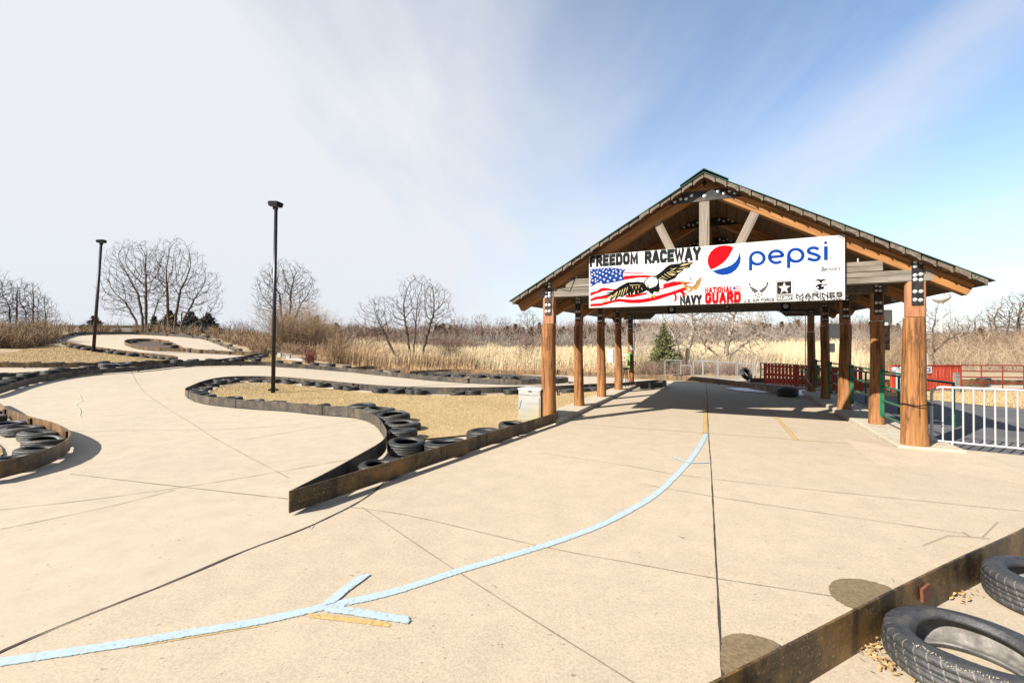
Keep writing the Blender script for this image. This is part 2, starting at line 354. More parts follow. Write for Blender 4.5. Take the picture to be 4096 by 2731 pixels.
def inside(poly,x,y):
    x=np.asarray(x);y=np.asarray(y);r=np.zeros(x.shape,bool);n=len(poly)
    for i in range(n):
        x0,y0=poly[i][0],poly[i][1];x1,y1=poly[(i+1)%n][0],poly[(i+1)%n][1]
        if y0==y1: continue
        c=((y0>y)!=(y1>y))&(x<(x1-x0)*(y-y0)/(y1-y0)+x0); r^=c
    return r
# ---------------------------------------------------------------- pavilion frame
YAW=.4344; PX0,PY0=.8405,10.1953; WID=6.39; SPC=2.38
PR=Vector((math.cos(YAW),-math.sin(YAW),0)); PN=Vector((math.sin(YAW),math.cos(YAW),0))
def pl(a,b,z=0): return Vector((PX0,PY0,0))+PR*a+PN*b+Vector((0,0,z))
def plane_hit(px,py,b):
    d=Vector(ray(px,py)); o=pl(0,b); e=Vector((0,0,EYE)); t=(o-e).dot(PN)/d.dot(PN); P=e+d*t; q=P-Vector((PX0,PY0,0)); return q.dot(PR),P.z
# ================================================================ TRACED BARRIERS (photo pixels; t = top edge 0.27 above ground)
TOP=.27
def trace(pts,z=TOP): return [T(x,y,z) for x,y in pts]
near_loop=[(1531,1765),(1548,1737),(1544.5,1715),(1531,1693),(1508.6,1665),(1470,1643),(1420,1630),(1350,1625.5),(1280,1621),(1200,1613),(1127,1607),(1000,1600.7),(908,1593),(819,1584),(768,1571.7),(745,1560),(738.5,1555),(742,1551),(768,1540),(806,1524.5),(857,1511.7),(908,1505),(1010,1503),(1076.5,1504),(1178.6,1510),(1280.6,1519),(1382.7,1529),(1484.7,1537.7),(1594,1544),(1728.6,1548),(1847.6,1549),(1996,1547),(2160,1543),(2230.6,1542.6),(2289,1538.8),(2378.6,1534),(2455,1532),(2536.7,1526),(2582.7,1522),(2646,1517.6),(2669,1521),(2659,1527),(2633.7,1530.6),(2559.7,1531)]
B_near=[T(1157,1964,TOP),T(1343,1870,TOP),T(1470,1798,TOP)]+trace(near_loop)
tip=T(1157,1964,TOP); endr=T(2231.6,1687.5,.05)
mid_front=[(-60,1564),(0,1548.7),(76.5,1524.5),(153,1506.6),(229.6,1492.6),(306,1482.4),(408,1473.5),(510,1468),(604,1460),(716.8,1449),(806,1447.4),(959,1445.4),(1081.6,1446.7),(1102,1450),(1204,1456.5),(1306,1464),(1408,1473),(1510,1483),(1609.5,1492),(1728.6,1502.7),(1847.6,1510),(1966.7,1514.6),(2085.7,1517.6),(2229,1514.5),(2263.8,1513),(2276.5,1509.4),(2263.8,1506),(2229,1504),(2169,1504),(2056,1498),(1937,1493),(1803,1487),(1699,1485),(1640,1486)]
mid_back=[(-60,1501),(0,1495),(102,1487.5),(204,1480),(280.6,1473.5),(340,1470),(400,1468)]
spur=[(720,1448),(793,1441.6),(882.6,1435),(933.7,1428.8),(974.5,1423.7),(1025.5,1414),(1056,1411)]
outer=[(229.6,1353.6),(245,1343),(268,1335.7),(306,1328.6),(382.7,1326.8),(510,1326.8),(602,1330),(704,1335.7),(780.6,1342),(819,1347),(857,1360),(908,1379),(959,1400.8),(977,1405),(1023,1408.4),(1056,1411)]
oval=[(742,1394.4),(653,1390.6),(589,1386.7),(538,1379),(507.7,1370),(497,1363),(515,1356),(551,1353.6),(602,1354),(643,1357.4),(678.6,1365),(704,1375),(729.6,1386.7),(747.4,1393),(831.6,1399.5),(933.7,1404.6),(1010,1409)]
hillb=[(246,1365),(293,1371),(370,1384),(433.7,1393),(525.5,1404.6),(602,1413.5),(653,1417),(691,1421),(711.7,1426),(709,1432.6),(678.6,1439),(627.5,1443),(563.8,1446.7),(382.7,1450.5),(204,1450.5),(0,1449),(-80,1449)]
left_b=[(-40,1590),(0,1611.4),(25.5,1631.8),(76.5,1651),(127.6,1667.6),(204,1685.4),(255,1707),(280.6,1718.6),(289.5,1728.8),(285.7,1744),(267.9,1762),(229.6,1782),(178.6,1802.8),(102,1823),(0,1846),(-120,1868)]
far_b=[(1403,1469),(1459,1463),(1510,1463.7),(1561,1469),(1594.6,1478),(1650,1481),(1728.6,1480),(1788,1476),(1907,1477),(2026,1480),(2169,1483),(2238,1484),(2353,1487.8),(2429.6,1489.8),(2539,1496.7),(2633.7,1499),(2710,1503),(2777.6,1505.6),(2854,1513),(2930.6,1521),(3007,1532.4),(3119.4,1551.5)]
def densify(P,step=.25,sm=2):
    """Catmull-Rom through the traced points"""
    P=[Vector((p.x,p.y)) for p in P]; out=[]
    for i in range(len(P)-1):
        p0,p1,p2,p3=P[max(i-1,0)],P[i],P[i+1],P[min(i+2,len(P)-1)]; n=max(1,min(24,int((p2-p1).length/step)))
        for k in range(n):
            t=k/n; out.append(.5*((2*p1)+(p2-p0)*t+(2*p0-5*p1+4*p2-p3)*t*t+(3*p1-p0-3*p2+p3)*t**3))
    out.append(P[-1])
    for _ in range(sm): out=[out[0]]+[(out[i-1]+out[i]*2+out[i+1])/4 for i in range(1,len(out)-1)]+[out[-1]]
    return out
def wall_mesh(name,P,mat,parent,zb=.05,zt=TOP,th=.012):
    V=[];F=[];n=len(P)
    for i,p in enumerate(P):
        d=(P[min(i+1,n-1)]-P[max(i-1,0)]); d=d.normalized() if d.length>0 else Vector((1,0)); nn=Vector((-d.y,d.x))*th/2; z=ter(p.x,p.y)
        V+=[(p.x+nn.x,p.y+nn.y,z+zb),(p.x+nn.x,p.y+nn.y,z+zt),(p.x-nn.x,p.y-nn.y,z+zt),(p.x-nn.x,p.y-nn.y,z+zb)]
    for i in range(n-1):
        a,b=i*4,i*4+4
        for j in range(4): F.append((a+j,a+(j+1)%4,b+(j+1)%4,b+j))
    F+=[(3,2,1,0),(4*n-4,4*n-3,4*n-2,4*n-1)]
    return mesh_obj(name,V,F,mat,parent)
def stakes(P,parent,side,mat,every=2.3,start=.8):
    acc=-start
    for i in range(1,len(P)):
        acc+=(P[i]-P[i-1]).length
        if acc>=every:
            acc=0; d=(P[i]-P[i-1]).normalized(); q=P[i]+Vector((-d.y,d.x))*side*.035; z=ter(q.x,q.y)
            MB().box((q.x,q.y,z+.12),(.045,.045,.26)).build('stake',mat,parent)
def splices(P,parent,side,mat,every=3.05):
    acc=-1.1
    for i in range(1,len(P)):
        acc+=(P[i]-P[i-1]).length
        if acc>=every:
            acc=0; d=(P[i]-P[i-1]).normalized(); q=P[i]+Vector((-d.y,d.x))*side*.010; z=ter(q.x,q.y); a=math.atan2(d.y,d.x); b=MB(); Rm=Matrix.Rotation(a,3,'Z')
            b.box((q.x,q.y,z+.16),(.12,.010,.205),Rm)
            for u in (-.04,.04):
                for w in (.09,.22): c=Rm@Vector((u,side*.007,0)); b.box((q.x+c.x,q.y+c.y,z+w),(.018,.010,.018),Rm)
            b.build('splice_plate',mat,parent)
def barrier(label,P,mat,side=1,every=2.3,group='steel track barriers'):
    t=thing('track_barrier',label,'barrier',(0,0,0),0,group); wall_mesh('rail',P,mat,t); stakes(P,t,side,m_rust,every); splices(P,t,-side,mat); return t
P_near=densify(B_near); P_right=[Vector((tip.x,tip.y)).lerp(Vector((endr.x,endr.y)),k/30) for k in range(31)]
bn=barrier('rusty dark steel barrier with a sharp tip, curving round the middle grass island',P_near,m_steel2,-1)
wall_mesh('rail',[p for p in P_right],m_steel,bn); stakes(P_right,bn,1,m_rust,1.9); splices(P_right,bn,-1,m_steel,2.4)
P_mid=densify(trace(mid_front)); barrier('long scuffed black barrier running from the left edge to a rounded end by the pavilion',P_mid,m_steel2,1)
P_mback=densify(trace(mid_back)); barrier('low black barrier at the left edge behind the row of blue topped tyres',P_mback,m_steel2,-1)
P_spur=densify(trace(spur)); barrier('short dark barrier slanting up to the dark tyre heap left of the near lamp post',P_spur,m_steel2,1)
P_outer=densify(trace(outer)); barrier('dark barrier along the top outside edge of the hilltop track loop',P_outer,m_steel2,-1)
P_oval=densify(trace(oval)); barrier('brown barrier round the bare oval island on the hilltop track',P_oval,m_brown,-1)
P_hill=densify(trace(hillb)); barrier('dark hairpin barrier round the grass bank with the rear lamp post',P_hill,m_steel,-1)
P_left=densify(trace(left_b)); barrier('rusty brown barrier curving round the tyres at the left edge of the picture',P_left,m_brown,-1)
P_far=densify(trace(far_b)); barrier('long brown timber faced barrier in front of the reeds and the wire fence panels',P_far,m_brown,1)
# ================================================================ GROUND, TRACK, ISLANDS
def grid_axis(): 
    a=list(np.arange(-60,40.1,1.4)); lo=[-60-8*1.28**k for k in range(1,18)][::-1]; hi=[40+8*1.28**k for k in range(1,18)]
    return np.array(lo+a+hi)
def build_ground():
    xs=np.arange(-63,45,1.4); xs=np.concatenate([[-3000,-1500,-700,-400,-250,-170,-120,-90,-75],xs,[50,58,66,76,90,110,140,180,250,400,700,1500,3000]])
    ys=np.concatenate([[-400,-100,-40],np.arange(-14,84,1.4),[90,97,105,114,124,136,150,166,185,206,230,260,300,350,420,550,800,1500,3500]])
    X,Y=np.meshgrid(xs,ys); Z=terrain(X,Y); nx=len(xs); V=np.stack([X,Y,Z],-1).reshape(-1,3)
    F=[(j*nx+i,j*nx+i+1,(j+1)*nx+i+1,(j+1)*nx+i) for j in range(len(ys)-1) for i in range(nx-1)]
    o=mesh_obj('ground',V,F,m_field,None,True); tag(o,kind='structure')
build_ground()
XY=lambda px,py,z=.02:(lambda v:(v.x,v.y))(T(px,py,z))
conc=[(-16,-7),(16,-7)]+[tuple(pl(a,b)[:2]) for a,b in ((11.,.05),(6.98,.62),(6.95,10.3),(6.0,10.9))]
conc+=[(p.x,p.y) for p in reversed(P_far[::3])]
conc+=[XY(x,y) for x,y in ((1409,1478),(1306,1470),(1204,1462),(1102,1455),(1081,1451),(959,1449),(806,1450),(716,1452),(793,1446),(882,1440),(933,1434),(974,1429),(1025,1418),(1056,1415))]
conc+=[(p.x,p.y) for p in reversed(P_outer[:-2:3])]+[XY(245,1368),(-25,23.5),(-36,18),(-36,-7)]
sheet('track_concrete',conc,.02,m_conc)
# coarser apron slab right of the long diagonal joint
diag=[(-40,2630),(0,2607),(348,2461),(697,2325),(975,2205),(1219,2114),(1445,2003),(1533,1933)]
apron=[XY(x,y,.024) for x,y in diag]+[tuple(pl(.3,-.05)[:2]),tuple(pl(.3,10)[:2]),tuple(pl(6.08,10)[:2]),tuple(pl(6.08,.2)[:2]),tuple(pl(10.9,.0)[:2]),(15.8,4),(15.8,-6.8),(-9,-6.8)]
sheet('pavement_apron',apron,.026,m_conc2,drape=False)
# asphalt path to the right of the shelter, beyond it dry grass and a further loop of concrete
asph=[pl(6.99,.66)[:2],pl(11.2,.1)[:2],(22,3),(24,12.5),XY(3960,1625),XY(3740,1602),XY(3560,1588),XY(3430,1575),XY(3230,1557),pl(6.99,11)[:2]]
sheet('asphalt_path',[tuple(p) for p in asph],.012,m_asph,drape=False)
far_tr=[XY(x,y,.03) for x,y in ((3060,1537),(3300,1560),(3470,1558),(3700,1562),(3900,1563),(4200,1566),(4500,1560),(4500,1512),(4096,1516),(3800,1521),(3560,1524),(3330,1523),(3100,1515),(2860,1513),(2900,1523))]
sheet('far_track_concrete',far_tr,.03,m_conc)
# grass islands
def inset(P,d):
    out=[]
    for i,p in enumerate(P):
        e=(P[min(i+1,len(P)-1)]-P[max(i-1,0)]).normalized(); out.append(p+Vector((-e.y,e.x))*d)
    return out
i0=[p for p in inset(P_near,-.62)]
i0=[p for p in i0 if p.y>8.2]
gpoly_near=[(p.x,p.y) for p in i0 if ((p-Vector(pl(-.5,9)[:2])).dot(Vector(PR[:2]))<0)]+[tuple(pl(-.34,9.2)[:2]),tuple(pl(-.34,.2)[:2]),tuple(pl(-1.0,-.5)[:2])]+[tuple((p+Vector((-.879,.476))*.55)) for p in reversed(P_right) if p.y>8.6 and p.y<10.3]
sheet('near_grass_island',gpoly_near,.05,m_grass,1.4,drape=False)
gpoly_hill=[(p.x,p.y) for p in inset(P_hill,-.5)[:-1:2]]+[XY(-200,1452),XY(-200,1405),XY(-60,1420),XY(0,1418),XY(60,1409),XY(140,1391),XY(240,1379)]
sheet('hill_grass_bank',gpoly_hill,.06,m_grass)
gpoly_left=[(p.x,p.y) for p in inset(P_left,-.75)[::2]]
sheet('left_grass_island',gpoly_left,.05,m_grass,drape=False)
gmid1=[(p.x,p.y) for p in P_mid if p.x<-17.9]+[(p.x,p.y) for p in reversed(P_mback) if p.x<-18.2]
sheet('mid_grass_strip',gmid1,.045,m_grass)
gmid2=[XY(x,y,.04) for x,y in ((1640,1496),(1728,1509),(1847,1517),(1966,1521),(2085,1523),(2229,1520),(2240,1513),(2140,1514),(2029,1509),(1896,1505),(1783,1500),(1681,1495))]
sheet('mid_grass_strip',gmid2,.045,m_grass)
gwedge=[XY(x,y,.04) for x,y in ((840,1448),(959,1450),(1081,1452),(1204,1462),(1250,1466),(1200,1446),(1140,1433),(1090,1417),(1060,1417),(1025,1421),(974,1431),(933,1437),(882,1443))]
sheet('wedge_grass',gwedge,.045,m_grass)
goval=[XY(x,y,.03) for x,y in ((700,1397),(653,1396),(589,1391),(538,1383),(507,1373),(515,1362),(551,1359),(602,1360),(643,1364),(678,1371),(704,1382),(720,1392))]
sheet('oval_dirt_island',goval,.06,m_dirt,.9)
gright=[XY(x,y,.02) for x,y in ((3440,1572),(3560,1585),(3740,1601),(3960,1624),(4300,1650),(4500,1668),(4500,1572),(4096,1566),(3860,1564),(3600,1566))]
sheet('roadside_grass',gright,.02,m_grass,drape=False)
# platforms either side
def platform(name,a0,a1,b0,b1):
    o=MB(); h=.13
    o.prism([pl(a0,b0,-.1),pl(a1,b0,-.1),pl(a1,b1,-.1),pl(a0,b1,-.1)],(0,0,.1+h)); ob=o.build(name,m_kerb)
    bv=ob.modifiers.new('b','BEVEL'); bv.width=.025; bv.segments=2; tag(ob,kind='structure')
platform('left_platform',-.36,.27,-.12,9.95); platform('right_platform',6.12,6.97,-.19,10.05)
b=MB(); P0=[pl(6.05,-.195,.09),pl(7.02,-.195,.09),pl(7.35,-1.5,.0265),pl(5.55,-1.3,.0265)]; P1=[pl(5.55,.8,.0265),pl(6.118,.8,.0265),pl(6.118,-.195,.09)]
b.add(P0,[(3,2,1,0)]); b.add(P1+[pl(5.55,-1.3,.0265),pl(6.05,-.195,.09)],[(0,3,4),(0,4,2,1)]); o=b.build('pavement_ramp',m_conc2); tag(o,kind='structure')
# joints, markings, stains, snow
def edge_attr(o,vals):
    a=o.data.attributes.new('edge','FLOAT','POINT'); a.data.foreach_set('value',vals)
def strip(name,px_pts,w,off,mat,z=.024,taper=None,dens=True,kind='structure',wob=0):
    P=[T(x,y,z) for x,y in px_pts]; paint='paint' in name; P=densify(P,.12 if not paint else .05,1) if dens else [Vector((p.x,p.y)) for p in P]
    V=[];F=[];E=[]; w=w*(1.16 if paint else 1)
    for i,p in enumerate(P):
        d=(P[min(i+1,len(P)-1)]-P[max(i-1,0)]).normalized(); ww=w/2*(1+random.uniform(-wob,wob)*(.25 if paint else 1)); n=Vector((-d.y,d.x))*ww; zz=ter(p.x,p.y)+off
        jit=random.uniform(-wob,wob)*w*.25*(.2 if paint else 1); c=p+Vector((-d.y,d.x))*jit; en=1. if i in (0,len(P)-1) else 0.
        V+=[(c.x+n.x,c.y+n.y,zz),(c.x,c.y,zz),(c.x-n.x,c.y-n.y,zz)]; E+=[1.,en,1.]
    for i in range(len(P)-1): F+=[(3*i,3*i+1,3*i+4,3*i+3),(3*i+1,3*i+2,3*i+5,3*i+4)]
    o=mesh_obj(name,V,F,mat); edge_attr(o,E)
    for pg in o.data.polygons:
        if pg.normal.z<0: pg.flip()
    return tag(o,kind=kind)
D2=lambda L:[(x/.57422,y/.57422) for x,y in L]
strip('pavement_joint',diag+[(1560,1905)],.022,.031,m_joint,wob=.45)
strip('pavement_joint',D2([(1666,1640),(1660,1560),(1650,1400),(1642,1250),(1632,1060),(1627,990),(1622,880)]),.012,.032,m_joint,wob=.4)
for L in ([(830,1165),(1060,1320),(1400,1535),(1500,1600)],[(800,1165),(940,1185),(1240,1255),(1445,1293),(1650,1330),(2030,1388)],[(1450,1108),(1683,1148),(2000,1195),(2220,1227)],[(1240,1040),(1440,1070),(1632,1100),(2352,1175)]):
    strip('pavement_joint',D2(L),.007,.0315,m_hair,wob=.5)
for L in ([(300,850),(325,893),(380,935),(445,975),(500,1010),(640,1085),(663,1098)],[(0,1170),(200,1148),(420,1118),(640,1083),(880,1040)],[(160,1088),(420,1118),(660,1145)],[(0,1215),(240,1165),(400,1125)],[(170,990),(520,985),(700,972)],[(250,955),(560,935)],[(560,1010),(880,955)],[(430,855),(490,842)],[(700,868),(830,852)],[(930,855),(1060,868)],[(860,885),(1010,872),(1130,870)]):
    strip('pavement_joint',D2(L),.009,.0265,m_hair,wob=.5)
arc=[(-60,1530),(0,1522),(150,1500),(300,1477),(450,1452),(600,1427),(740,1396),(900,1361),(1060,1310),(1200,1269),(1300,1237),(1400,1197),(1500,1140),(1555,1090),(1590,1050),(1610,1020),(1622,996)]
strip('painted_arrow_line',D2(arc),.078,.032,m_blue,wob=.11)
for L in ([(746,1394),(790,1358),(842,1320)],[(742,1398),(840,1412),(943,1428)],[(1583,1064),(1560,1057),(1545,1050)],[(1583,1063),(1608,1064),(1632,1062)]): strip('painted_arrow_head',D2(L),.072 if L[0][0]<1000 else .045,.036,m_blue,wob=.14)
strip('painted_yellow_mark',D2([(700,1413),(800,1424),(900,1437)]),.045,.030,m_yel,wob=.3)
strip('painted_yellow_mark',D2([(750,1396),(790,1362),(835,1325)]),.05,.030,m_yel,wob=.3)
strip('painted_yellow_mark',D2([(300,1488),(450,1463),(600,1438)]),.012,.030,m_yel,wob=.6)
strip('painted_yellow_mark',D2([(1619,1000),(1620,960),(1621,900)]),.085,.030,m_yel,wob=.1)
strip('painted_yellow_mark',D2([(1829,1010),(1795,972),(1752,925)]),.08,.030,m_yel,wob=.1)
strip('painted_yellow_mark',D2([(1310,972),(1500,986),(1626,995),(1800,1008),(1963,1020)]),.03,.030,m_yel,wob=.2)
strip('chalk_squiggle',[(317,1580),(325,1595),(330,1603),(312,1612),(302,1620),(317,1635),(322,1650),(316,1660),(325,1668)],.016,.034,m_chalk,wob=.5)
def soft_blob(name,px_pts,off,mat,z=.024):
    P=[T(x,y,z) for x,y in px_pts]; P=densify(P+[P[0]],.03,1)[:-1]; c=sum(P,Vector((0,0)))/len(P); n=len(P); V=[];E=[]
    for f,e in ((1.06,1.),(.86,.45),(.5,0.)):
        V+=[(c.x+(p.x-c.x)*f,c.y+(p.y-c.y)*f,off) for p in P]; E+=[e]*n
    V.append((c.x,c.y,off)); E.append(0.); F=[(k*n+i,k*n+(i+1)%n,(k+1)*n+(i+1)%n,(k+1)*n+i) for k in (0,1) for i in range(n)]+[(2*n+i,2*n+(i+1)%n,3*n) for i in range(n)]
    o=mesh_obj(name,V,F,mat); edge_attr(o,E)
    for pg in o.data.polygons:
        if pg.normal.z<0: pg.flip()
    return tag(o,kind='structure')
def blob(name,px_pts,off,mat,z=.024,jag=.03):
    P=[T(x,y,z) for x,y in px_pts]; P=densify(P+[P[0]],.035,1)[:-1]; d=[Vector((random.uniform(-jag,jag),random.uniform(-jag,jag))) for p in P]
    return sheet(name,[(p+e) for p,e in zip(P,d)],off,mat,drape=False)
soft_blob('water_stain',[(3320,2355),(3335,2330),(3390,2320),(3470,2327),(3545,2350),(3570,2362),(3414,2439),(3385,2425),(3360,2412),(3325,2380)],.036,m_wet)
soft_blob('water_stain',[(2889,2560),(2900,2552),(2950,2540),(3010,2547),(3070,2565),(3118,2588),(3010,2650),(2897,2700)],.036,m_wet)
blob('snow_patch',[(2902,1553.5),(2960,1553),(3000,1554),(3045,1560),(3110,1573),(3080,1574),(3000,1568),(2950,1564),(2930,1560)],.05,m_snow,jag=.06)
blob('snow_patch',[(3175,1572),(3195,1562),(3220,1560),(3215,1580),(3190,1578)],.03,m_snow)
for (x,y,w) in ((8,1582,26),(63,1567,13),(109,1552.5,11),(202,1523.5,11),(245,1515,10)): blob('snow_patch',[(x-w,y+2),(x,y-4),(x+w,y-2),(x+w*.6,y+4),(x-w*.6,y+5)],.04,m_snow)
strip('snow_patch',[(232,1354),(262,1347),(300,1341),(340,1337),(400,1334.5),(440,1334)],.35,.05,m_snow,wob=.3)
print('ground done')
# ================================================================ TYRES
def tyre_mesh(name,n,mat,wd=.62,detail=True,warp=0,seed=0,wide=False):
    """unit outer radius, axle along z, resting on z=0; wd = width"""
    h=wd/2
    bead=.60
    prof=[(bead,h*.62),(bead+.015,h*.78),(bead+.07,h*.93),(.685,h*.99),(.70,h*.965),(.72,h*1.0),(.80,h*1.02),(.815,h*.99),(.83,h*1.0),(.90,h*.93),(.955,h*.82),(.985,h*.68)]
    if detail: prof+=[(.99,h*.48),(.972,h*.46),(.972,h*.40),(.995,h*.38),(1.0,h*.16),(.978,h*.14),(.978,h*.08),(1.0,h*.06)]
    outer=prof+[(r,-z) for r,z in reversed(prof)]
    inner=[(bead+.02,-h*.55),(.70,-h*.66),(.84,-h*.62),(.90,-h*.3),(.91,0),(.90,h*.3),(.84,h*.62),(.70,h*.66),(bead+.02,h*.55)]
    full=outer+inner; k=len(full); no=len(outer)
    r0=random.Random(seed); ph=[r0.uniform(0,6.28) for _ in range(3)]
    V=[];F=[];mi=[]
    for j in range(n):
        a=2*PI*j/n
        for i,(r,z) in enumerate(full):
            s=1+warp*(math.sin(a+ph[0])*.02+.03*math.sin(2*a+ph[1])); dz=warp*.10*max(0,math.sin(a+ph[2]))**3*(1 if z>0 else .2)*(1.2-r)*-2.2
            sh=warp*.05*math.sin(a*1+ph[1])*(1 if z>0 else 0)
            V.append((r*s*math.cos(a),r*s*math.sin(a),z+h*1.02+dz-sh*(r<.8)))
    for j in range(n):
        for i in range(k):
            F.append((j*k+i,((j+1)%n)*k+i,((j+1)%n)*k+(i+1)%k,j*k+(i+1)%k)); mi.append(0 if i<no-1 or i==k-1 else 1)
    me=bpy.data.meshes.new(name); me.from_pydata(V,[],F); me.materials.append(mat); me.materials.append(m_tyrei if wide else m_black)
    me.polygons.foreach_set('material_index',mi); me.polygons.foreach_set('use_smooth',[True]*len(F)); me.update()
    bm=bmesh.new(); bm.from_mesh(me); bmesh.ops.recalc_face_normals(bm,faces=bm.faces); bm.to_mesh(me); bm.free(); return me
TY=[tyre_mesh('tyre_mesh',40,[m_tyre,m_tyre3,m_tyre2,m_tyre,m_tyre3,m_tyre,m_tyre2][i],[.60,.66,.54,.72,.58,.64,.50][i],True,[.5,1.0,1.5,.3,1.9,.8,1.2][i],i+1) for i in range(7)]
TYB=tyre_mesh('tyre_mesh',40,m_tyreb,.6,True,.6,4)
RAILS=np.array([(q.x,q.y) for L in (P_near,P_right,P_mid,P_mback,P_spur,P_outer,P_oval,P_hill,P_left,P_far) for q in L])
ONES=['','first','second','third','fourth','fifth','sixth','seventh','eighth','ninth','tenth','eleventh','twelfth','thirteenth','fourteenth','fifteenth','sixteenth','seventeenth','eighteenth','nineteenth']
def ordw(i):
    if i<20: return ONES[i]
    t={2:'twent',3:'thirt',4:'fort'}[i//10]
    return t+'ieth' if i%10==0 else t+'y '+ONES[i%10]
def put_tyre(px,py,w,label,group,blue=False,k=[0],ztop=.2,poly=None):
    p=T(px,py,ztop); d=p.y; tn=p.x/p.y
    R=min(.38,max(.27,w/2*d/(FPX*math.sqrt(1+tn*tn))))
    for _ in range(4):
        c=np.array([p.x,p.y]); dd=np.hypot(*(RAILS-c).T); i=int(dd.argmin())
        if dd[i]<R+.035:
            v=(c-RAILS[i])/(dd[i]+1e-6); m=(R+.035-dd[i])
            if poly and not inside(poly,[p.x],[p.y])[0]: v=-v; m=R+.035+dd[i]
            p.x+=v[0]*m*.95; p.y+=v[1]*m*.95
        elif poly and not inside(poly,[p.x],[p.y])[0]: v=RAILS[i]-c; p.x+=v[0]*1.2; p.y+=v[1]*1.2
    dd=np.hypot(*(RAILS-np.array([p.x,p.y])).T); R=max(.265,min(R,dd.min()-.015)); p.z=ter(p.x,p.y)
    k[0]+=1; me=TYB if blue else TY[(k[0]*5+k[0]//7)%7]
    o=bpy.data.objects.new('tyre',me); o.scale=(R,R,R*random.uniform(.9,1.08)); o.location=(p.x,p.y,p.z+.03)
    gx=(ter(p.x+.3,p.y)-ter(p.x-.3,p.y))/.6; gy=(ter(p.x,p.y+.3)-ter(p.x,p.y-.3))/.6
    o.rotation_euler=(math.atan(gy)+random.uniform(-.05,.05),-math.atan(gx)+random.uniform(-.05,.05),random.uniform(0,6.28))
    link(o); tag(o,label,'tyre',group); return o
POLY_NEAR=[(q.x,q.y) for q in P_near]+[tuple(pl(-.4,9)[:2])]+[(q.x,q.y) for q in reversed(P_right)]
POLY_HILL=[(q.x,q.y) for q in P_hill]; POLY_LEFT=[(q.x,q.y) for q in P_left]; POLY_OVAL=[(q.x,q.y) for q in P_oval if q.x<-24] ; _a=T(1600,1491.5,TOP); POLY_MID=[(q.x,q.y) for q in P_mid if q.x>_a.x]
def row(lst,phrase,group,blue=(),look='black tyre',poly=None,dz=0):
    for i,(x,y,w) in enumerate(lst):
        if x<-30 and i==0 and False: continue
        lk='blue painted black tyre' if i in blue else look
        put_tyre(x,y,w,f"{lk}, {phrase.format(ordw(i+1))}",group,i in blue,poly=poly).location.z+=dz
near_t=[(1492,1859,214),(1597,1767.6,157),(1611,1720.6,124),(1611,1687.5,145),(1572,1658,133),(1517,1637.7,130),(1448,1625,116),(1372,1622,110),(1281,1615,84),(1194,1609,80),(1104,1603,78),(1016,1599,72),(931,1592,71),(875,1586.5,76),(826,1579.6,74),(799,1571,74),(787,1561.5,72),(791,1552.5,68),(806,1542,60),(828,1531,55),(865,1521,55),(936,1511.5,52),(996,1509,50),(1076,1510.6,48),(1161,1516,45),(1232,1521,45),(1298.5,1527.7,45),(1370,1535,47),(1428.6,1541,47),(1497,1546,50),(1562.5,1550,50),(1642,1553,52),(1718,1554,52),(1812,1556,54),(1910,1555,56),(2010,1552,52),(2100.6,1549,50),(2246,1545,40),(2289,1542,35),(2338,1540,35),(2383,1538,35),(2430,1536,35),(2596,1524,36),(2630,1522,34)]
row(near_t,"{} from the sharp tip along the island's curved barrier",'tyres inside the island barrier',poly=POLY_NEAR)
row([(1793,1767.6,171),(1953.6,1726,138),(2075,1703,115)],"{} along the straight barrier leading to the metal cabinet",'tyres along the straight barrier',poly=POLY_NEAR)
mid_t=[(2,1536,66),(25.5,1526,66),(53.6,1516,92),(112,1504,92),(187.5,1490.5,86),(260,1479.5,92),(351,1469.5,74),(428.6,1462,74),(510,1454,69),(604.6,1447.5,64),(686,1444.5,58),(770,1441.5,56),(844,1439,50),(937.5,1438.5,46),(1026.8,1440,40),(1115,1446.6,34),(1187.5,1451,36),(1257.7,1455,36),(1324,1460.6,36),(1388,1467,33),(1515,1481,33),(1582,1485,35)]
row(mid_t,"{} from the picture's left edge along the long scuffed barrier",'tyres along the long barrier',blue=(7,8),dz=.07)
row([(28,1497,56),(102,1491,62),(163,1486,62)],"{} from the left in the low row behind the blue topped tyres",'tyres along the long barrier')
row([(1633,1489,42),(1681,1490.7,39),(1737.5,1494,39),(1783.6,1495,39),(1837,1496,39),(1896.7,1496.6,37),(1949,1498,39),(1986,1501,34),(2029,1504,31),(2085.7,1505,37),(2144,1507,41),(2241,1512,25)],"{} from the left in the row nearest the reeds",'tyres of the far row before the reeds',poly=POLY_MID)
row([(1767,1503,33),(1831,1506,34),(1966.7,1514,35),(2032,1516,39)],"{} from the left behind the grey rail before the reeds",'tyres of the far row before the reeds',poly=POLY_MID)
row([(908,1440.5,43),(949,1433,43),(992,1427,38),(1025.5,1421,33),(1046,1418,28),(1056,1414,24)],"{} from the left in the dark heap by the lamp post",'tyres of the slanting heap')
row([(298,1379,27),(329,1383,38),(362,1388,32),(418,1396,43),(459,1400,41),(502.5,1406,44),(546,1411,43),(586.7,1416,41),(630,1420,38),(658,1425,36),(683.7,1430,43),(648,1437.5,44)],"{} from the left along the hairpin below the hilltop track",'tyres round the grass bank',poly=POLY_HILL)
row([(28,1447.4,59),(132.7,1446.7,69),(229.6,1448,61),(319,1448,56),(413,1447,51),(545,1445,44)],"{} from the left along the lower edge of the grass bank",'tyres round the grass bank',poly=POLY_HILL)
row([(330,1323,36),(395,1321,36),(470,1321,36),(545,1322,36),(620,1326,36),(690,1330,34),(755,1336,34),(822,1343,34),(866,1359,34),(915,1377,33),(955,1394,33)],"{} from the left outside the top rail of the hilltop loop",'tyres outside the hilltop loop')
